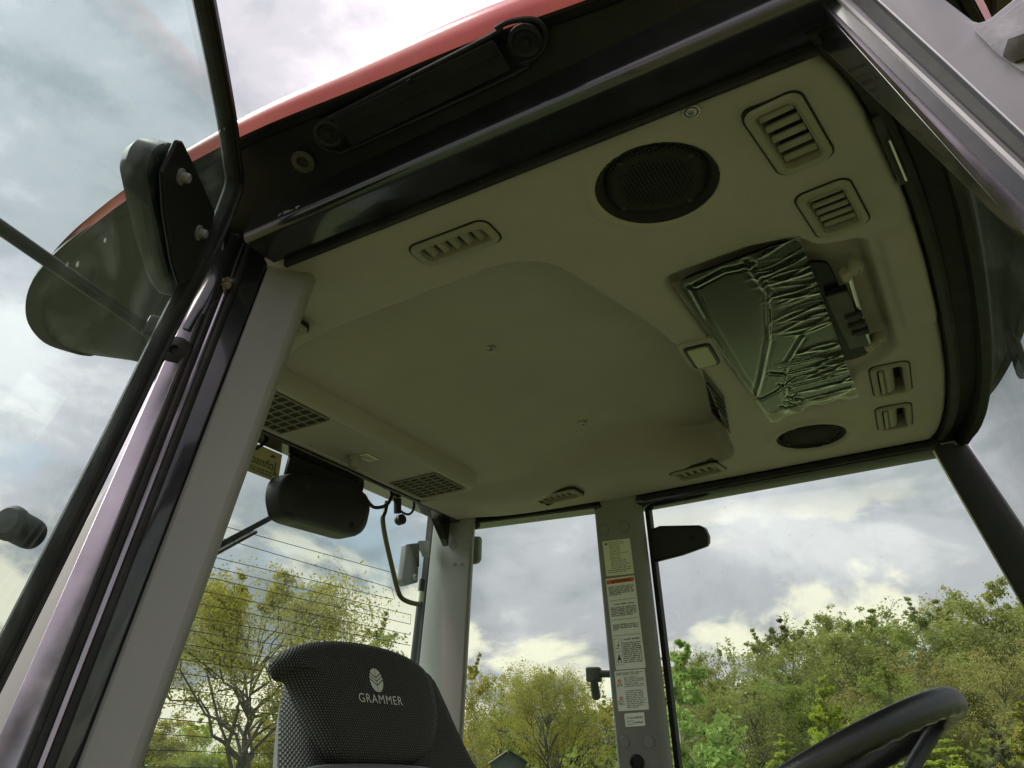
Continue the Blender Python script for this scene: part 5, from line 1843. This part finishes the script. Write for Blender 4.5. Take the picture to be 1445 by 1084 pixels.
def leaf_mesh(name, C, size, rs, mat, flat=0.0, up=0.0):
    n = len(C)
    a = rs.normal(size=(n, 3)); a[:, 2] *= (1 - flat)
    a /= np.linalg.norm(a, axis=1)[:, None] + 1e-9
    b = rs.normal(size=(n, 3)); b -= a * (a * b).sum(1)[:, None]
    b /= np.linalg.norm(b, axis=1)[:, None] + 1e-9
    s = (size * rs.uniform(0.6, 1.35, n))[:, None]
    V = np.empty((n, 4, 3))
    V[:, 0] = C - a * s; V[:, 1] = C + b * s * 0.55; V[:, 2] = C + a * s; V[:, 3] = C - b * s * 0.55
    me = bpy.data.meshes.new(name)
    me.vertices.add(n * 4); me.vertices.foreach_set('co', V.astype(np.float32).ravel())
    me.loops.add(n * 4); me.loops.foreach_set('vertex_index', np.arange(n * 4, dtype=np.int32))
    me.polygons.add(n); me.polygons.foreach_set('loop_start', np.arange(0, n * 4, 4, dtype=np.int32))
    me.update(calc_edges=True)
    me.materials.append(MATS[mat])
    return me


class Limbs:
    def __init__(self): self.mb = MB()
    def branch(self, a, b, r0, r1, rs, wob=0.08, lift=0.0, n=5, seg=5):
        a, b = v3(a), v3(b)
        L = np.linalg.norm(b - a)
        pts = []
        for i in range(n + 1):
            t = i / n
            p = a + (b - a) * t + np.array([0, 0, lift * L * math.sin(math.pi * t) * (1 if True else 0)])
            if 0 < i < n: p = p + rs.normal(size=3) * wob * L * 0.5
            pts.append(p)
        rad = [r0 + (r1 - r0) * (i / n) for i in range(n + 1)]
        self.mb.tube(pts, rad, seg, caps=False)
        return pts


TOPF = {'round': 0.66, 'cone': 0.95, 'tall': 0.86}

def tree_meshes(seed, H, crown_r, crown_z0, trunk_r, leaf_mat_, bark, n_main, n_sub, n_twig, n_leaf, leaf, shape='round', sig=0.5, lean=0.0, gap=0.0, sub0=2):
    """returns (trunk mesh builder, leaf mesh) in local coordinates, base at origin"""
    rs = np.random.RandomState(seed)
    L = Limbs()
    top = np.array([lean * H + rs.normal() * 0.02 * H, rs.normal() * 0.02 * H, H * TOPF[shape]])
    tr = L.branch((0, 0, -0.2), top, trunk_r, trunk_r * 0.12, rs, 0.035, 0, 10, 8)
    C = []
    def env(z):                     # crown radius at relative height 0..1
        if shape == 'round': return math.sqrt(max(0, 1 - (2 * z - 0.95) ** 2 * 0.92)) * (0.85 + 0.15 * z)
        if shape == 'cone': return (1 - z) ** 0.75 * 0.95 + 0.06
        if shape == 'tall': return math.sin(math.pi * min(1, max(0, 0.12 + z * 0.86))) ** 0.7
        return math.sqrt(max(0, 1 - (2 * z - 1) ** 2))
    for i in range(n_main):
        t = (i + 0.5) / n_main
        zr = t ** (0.66 if shape == 'round' else 0.9)
        z = crown_z0 * H + zr * (H - crown_z0 * H) * 0.97
        az = i * 2.399 + rs.normal() * 0.35
        rr = crown_r * env(zr) * rs.uniform(0.72, 1.08)
        e = np.array([math.cos(az) * rr + lean * z, math.sin(az) * rr, z + rs.normal() * 0.03 * H])
        zs = max(crown_z0 * H * (0.75 if sub0 < 4 else 0.5), z - (0.9 if shape != 'cone' else 0.25) * rr * rs.uniform(0.5, 0.9))
        k = min(len(tr) - 1, max(1, int(zs / (H * TOPF[shape]) * (len(tr) - 1))))
        s = tr[k]
        r0 = trunk_r * (0.42 - 0.30 * t)
        m = L.branch(s, e, r0, r0 * 0.18, rs, 0.10, 0.10 if shape == 'round' else 0.03, 6, 6)
        for j in range(n_sub):
            kk = sub0 + int((j / max(1, n_sub - 1)) * (len(m) - 1 - sub0))
            p = m[min(kk, len(m) - 1)]
            d = unit(rs.normal(size=3) + unit(e - s) * 0.9 + np.array([0, 0, 0.35]))
            ln = rr * rs.uniform(0.22, 0.46)
            q = p + d * ln
            sb = L.branch(p, q, r0 * 0.34, r0 * 0.10, rs, 0.16, 0.05, 4, 4)
            for w in range(n_twig):
                pp = sb[1 + rs.randint(len(sb) - 1)]
                qq = pp + unit(rs.normal(size=3) + d * 0.5) * ln * rs.uniform(0.3, 0.7)
                L.branch(pp, qq, r0 * 0.11, r0 * 0.04, rs, 0.15, 0, 2, 3)
                if rs.uniform() < gap: continue
                nl = max(1, int(n_leaf * rs.uniform(0.4, 1.6)))
                tt = rs.uniform(0.15, 1.1, nl)[:, None]
                C.append(pp + (qq - pp) * tt + rs.normal(size=(nl, 3)) * ln * sig * np.array([1, 1, 0.7]))
    C = np.concatenate(C)
    return L.mb, leaf_mesh('crown', C, leaf, rs, leaf_mat_), bark


PROTO = {}
def make_proto(key, *a, **k):
    mb, lm, bark = tree_meshes(*a, **k)
    PROTO[key] = (mb, lm, bark, a[1])

def plant(key, px, dist, top_px, label, name, cat='tree', group=None, rot=0.0, wide=1.0, mat=None):
    mb, lm, bark, H0_ = PROTO[key]
    p = bearing(px, dist)
    H = height_at(px, top_px, dist)
    s = H / H0_
    root = thing(name, label, cat, tuple(p), group)
    root.rotation_euler = (0, 0, rot); root.scale = (s * wide, s * wide, s)
    if not isinstance(mb, bpy.types.Mesh):
        o = mb.build('trunk', bark, None)
        me = o.data
        bpy.data.objects.remove(o)
        PROTO[key] = (me, lm, bark, H0_)
    else: me = mb
    t = bpy.data.objects.new('trunk', me); COL.objects.link(t); t.parent = root
    c = bpy.data.objects.new('crown', lm); COL.objects.link(c); c.parent = root
    if mat:
        c.material_slots[0].link = 'OBJECT'; c.material_slots[0].material = MATS[mat]
    return root

make_proto('oak', 23, 10.0, 4.4, 0.50, 0.20, 'leaf_oak', 'bark', 34, 7, 5, 34, 0.055, 'round', 0.30, gap=0.08, sub0=4)
make_proto('tree_a', 31, 12.0, 3.6, 0.28, 0.22, 'leaf_olive', 'bark', 24, 7, 4, 46, 0.078, 'round', 0.33)
make_proto('tree_b', 42, 12.0, 3.0, 0.22, 0.20, 'leaf_green', 'bark', 26, 7, 4, 42, 0.078, 'tall', 0.33)
make_proto('tree_c', 53, 12.0, 3.4, 0.25, 0.22, 'leaf_rust', 'bark', 24, 7, 4, 24, 0.078, 'round', 0.30, gap=0.25)
make_proto('bare', 64, 10.0, 3.4, 0.35, 0.16, 'leaf_oak', 'bark', 20, 7, 5, 8, 0.085, 'round', 0.25, gap=0.35)
make_proto('birch', 75, 10.0, 2.0, 0.25, 0.13, 'leaf_green', 'bark_pale', 24, 6, 4, 16, 0.07, 'tall', 0.35)
make_proto('spruce', 86, 10.0, 2.2, 0.05, 0.16, 'leaf_bright', 'bark', 36, 6, 4, 26, 0.085, 'cone', 0.32)
make_proto('young', 97, 4.6, 0.80, 0.22, 0.035, 'leaf_young', 'bark_pale', 34, 5, 3, 20, 0.042, 'cone', 0.30)

TREES = []
def T(*a, **k): TREES.append((a, k))
T('oak', 345, 22, 812, 'spreading olive-green oak seen through the rear window above the seat', 'oak_tree', wide=0.97, rot=0.6)
T('birch', 533, 40, 872, 'thin birch top just above the seat backrest, right of the oak', 'birch_tree', rot=1.0)
T('tree_a', 218, 44, 1005, 'low leafy tree farthest left behind the rear window', 'leafy_tree', mat='leaf_oak', wide=1.3)
T('tree_b', 285, 48, 1010, 'bright leafy tree behind the oak trunk, on its left', 'leafy_tree', mat='leaf_bright', wide=1.3, rot=2)
T('tree_a', 395, 46, 1005, 'leafy tree behind the oak trunk, on its right beside the seat', 'leafy_tree', mat='leaf_oak', wide=1.2, rot=4)
T('tree_b', 480, 50, 985, 'leafy tree hidden mostly behind the seat backrest', 'leafy_tree', wide=1.2, rot=1.4)
T('birch', 668, 42, 928, 'slim olive tree against the right edge of the far rear pillar', 'birch_tree', mat='leaf_oak', rot=2.0)
T('bare', 702, 46, 945, 'thinly leaved tree right of the far rear pillar', 'young_tree', rot=0.5)
T('oak', 772, 36, 945, 'fine branching tree with yellow-green leaves between the two far pillars', 'leafy_tree', rot=2.2, wide=0.75)
T('bare', 830, 48, 955, 'sparse tree just left of the labelled pillar', 'young_tree', rot=3.4)
T('tree_a', 690, 56, 1005, 'rounded green tree above the shed roof', 'leafy_tree', mat='leaf_bright', wide=1.2, rot=5)
T('tree_b', 745, 58, 990, 'olive tree behind the branching tree, on its left', 'leafy_tree', mat='leaf_oak', wide=1.3, rot=0.2)
T('tree_a', 800, 60, 990, 'leafy tree behind the branching tree, on its right', 'leafy_tree', mat='leaf_green', wide=1.3, rot=3.1)
T('tree_b', 855, 60, 985, 'leafy tree behind the lever handle and pillar', 'leafy_tree', mat='leaf_oak', wide=1.2, rot=1.1)
T('young', 976, 10.5, 884, 'slender young tree with fresh green leaves just right of the labelled pillar', 'sapling', rot=0.4)
T('young', 1012, 12.5, 1006, 'short bright green sapling beside the tall slender one', 'sapling', rot=2.4, wide=1.2)
# the wood, far row then near row
back = [(935, 925, 'tree_c', None), (985, 925, 'tree_a', 'leaf_olive'), (1035, 908, 'bare', 'leaf_olive'), (1085, 890, 'birch', 'leaf_olive'), (1130, 874, 'tree_b', 'leaf_dark'), (1168, 858, 'bare', 'leaf_olive'),
        (1205, 872, 'tree_a', 'leaf_olive'), (1245, 862, 'tree_b', 'leaf_green'), (1285, 850, 'bare', 'leaf_olive'), (1325, 846, 'birch', 'leaf_green'), (1365, 848, 'tree_b', 'leaf_olive'), (1405, 830, 'bare', 'leaf_oak'),
        (1440, 824, 'tree_a', 'leaf_olive'), (1490, 830, 'tree_b', None)]
ORD = ['first', 'second', 'third', 'fourth', 'fifth', 'sixth', 'seventh', 'eighth', 'ninth', 'tenth', 'eleventh', 'twelfth', 'thirteenth', 'fourteenth']
for i, (px, ty, k, m) in enumerate(back):
    T(k, px, 68 + 6 * ((i * 7) % 3), ty, f'{ORD[i]} tall tree from the left along the skyline of the right-hand wood', 'wood_tree', group='trees on the skyline of the wood', rot=i * 1.3, wide=1.15, mat=m)
front_ = [(1060, 960, 'tree_c', 'leaf_olive', 'olive tree at the wood edge right of the saplings'), (1110, 950, 'tree_a', 'leaf_green', 'green tree at the wood edge left of the bright conifer'),
          (1215, 955, 'tree_c', None, 'brownish tree at the wood edge right of the bright conifer'), (1262, 930, 'tree_b', 'leaf_green', 'green tree at the wood edge above the steering wheel rim'),
          (1310, 915, 'tree_c', None, 'rust-tinted tree at the wood edge over the wheel, right of the green one'), (1365, 925, 'tree_a', 'leaf_olive', 'olive tree at the wood edge above the right end of the wheel rim'),
          (1420, 905, 'tree_c', 'leaf_rust', 'rust-tinted tree at the wood edge, farthest right in view'), (1015, 965, 'tree_a', 'leaf_olive', 'olive tree at the wood edge directly behind the saplings')]
for i, (px, ty, k, m, lab) in enumerate(front_):
    T(k, px, 50 + 3 * (i % 3), ty, lab, 'wood_tree', group='trees at the near edge of the wood', rot=i * 2.1, wide=1.1, mat=m)
T('spruce', 1168, 30, 952, 'bright yellow-green conical tree left of the steering wheel', 'conical_tree', rot=0.3)
T('spruce', 1098, 34, 1035, 'small bright green bush left of the conical tree', 'bush', cat='bush', rot=2.3, wide=1.5)
T('spruce', 1325, 26, 1042, 'bright yellow-green bush under the steering wheel rim', 'bush', cat='bush', rot=1.3, wide=2.0)
T('spruce', 1395, 30, 1020, 'grey-green young pine right of the steering wheel', 'pine_tree', rot=3.3, wide=1.0, mat='leaf_pine')
T('spruce', 1440, 34, 990, 'yellow-green shrub at the right edge beside the young pine', 'bush', cat='bush', rot=4.4, wide=1.6, mat='leaf_oak')
for a, k in TREES:
    plant(*a, **k)

def undergrowth():
    rs = np.random.RandomState(8)
    C = []
    for px in np.linspace(120, 1560, 260):
        for q in range(1):
            d = rs.uniform(46, 86)
            p = bearing(px + rs.normal() * 4, d)
            n = 240
            hh = rs.uniform(2.2, 5.2) * d / 60
            c = p + np.stack([rs.normal(size=n) * 1.1, rs.normal(size=n) * 1.1, np.abs(rs.uniform(0, 1, n)) ** 0.8 * hh], 1)
            C.append(c)
    C = np.concatenate(C)
    me = leaf_mesh('undergrowth', C, 0.2, rs, 'leaf_green')
    o = bpy.data.objects.new('undergrowth', me); COL.objects.link(o)
    tag(o, 'leafy undergrowth filling the foot of the woods', 'undergrowth', kind='stuff')
undergrowth()

def shed():
    p = bearing(716, 40)
    f = unit(np.array([p[0], p[1], 0])); s = np.array([-f[1], f[0], 0]) * -1
    zt = height_at(725, 1059, 40)
    root = thing('shed', 'small dark green shed with a pale roof low between the far pillars', 'shed', tuple(p))
    up = np.array([0, 0, 1.0])
    w, d = 0.75, 2.2
    ze = zt - 0.45
    mb = MB(); mb.prism([p - s * w, p + s * w, p + s * w + up * ze, p + up * (zt - 0.06), p - s * w + up * ze], f * d); mb.build('wall', 'shed_wall', root, smooth=False)
    for sg in (-1, 1):
        e = p + s * sg * (w + 0.12) + up * (ze - 0.07) - f * 0.15
        r = p + up * zt - f * 0.15
        mb = MB(); mb.prism([r, e, e + up * 0.05, r + up * 0.05], f * (d + 0.3)); mb.build('roof', 'shed_roof' if sg < 0 else 'shed_wall', root, smooth=False)
    mb = MB(); mb.box(p - f * 0.02 + up * 0.9 + s * 0.1, s * 0.35, f * 0.02, up * 0.9); mb.build('door', 'barn_wood', root)
shed()

def barn():
    z = 5.6
    q = [at_z(p, z) for p in [(1308, -160), (1308, 70), (1640, 70), (1640, -160)]]
    root = thing('barn', 'dark timber barn eave glimpsed above the near front pillar bracket', 'barn', (float(q[2][0]), float(q[2][1]), 0.0))
    mb = MB(); mb.prism([v3(p) + np.array([0, 0, 0.16]) for p in q], (0, 0, 0.10)); mb.build('roof', 'barn_wood', root, smooth=False)
    for k in range(7):
        t = k / 6
        a, b = ext(q[0], q[3], t), ext(q[1], q[2], t)
        d = unit(b - a); s = np.array([-d[1], d[0], 0])
        mb = MB(); mb.box((a + b) / 2 + np.array([0, 0, 0.08]), (b - a) / 2, s * 0.04, (0, 0, 0.078)); mb.build('rafter', 'barn_wood', root, smooth=False)
    for p in (q[2], q[3]):
        mb = MB(); mb.box((p[0], p[1], z / 2), (0.09, 0, 0), (0, 0.09, 0), (0, 0, z / 2)); mb.build('post', 'barn_wood', root, smooth=False)
    mb = MB(); mb.tube([ext(q[1], q[2], .05) + np.array([0, 0, -0.02]), ext(q[1], q[2], .95) + np.array([0, 0, -0.02])], 0.03, 8); mb.build('gutter_pipe', 'rust', root)
barn()
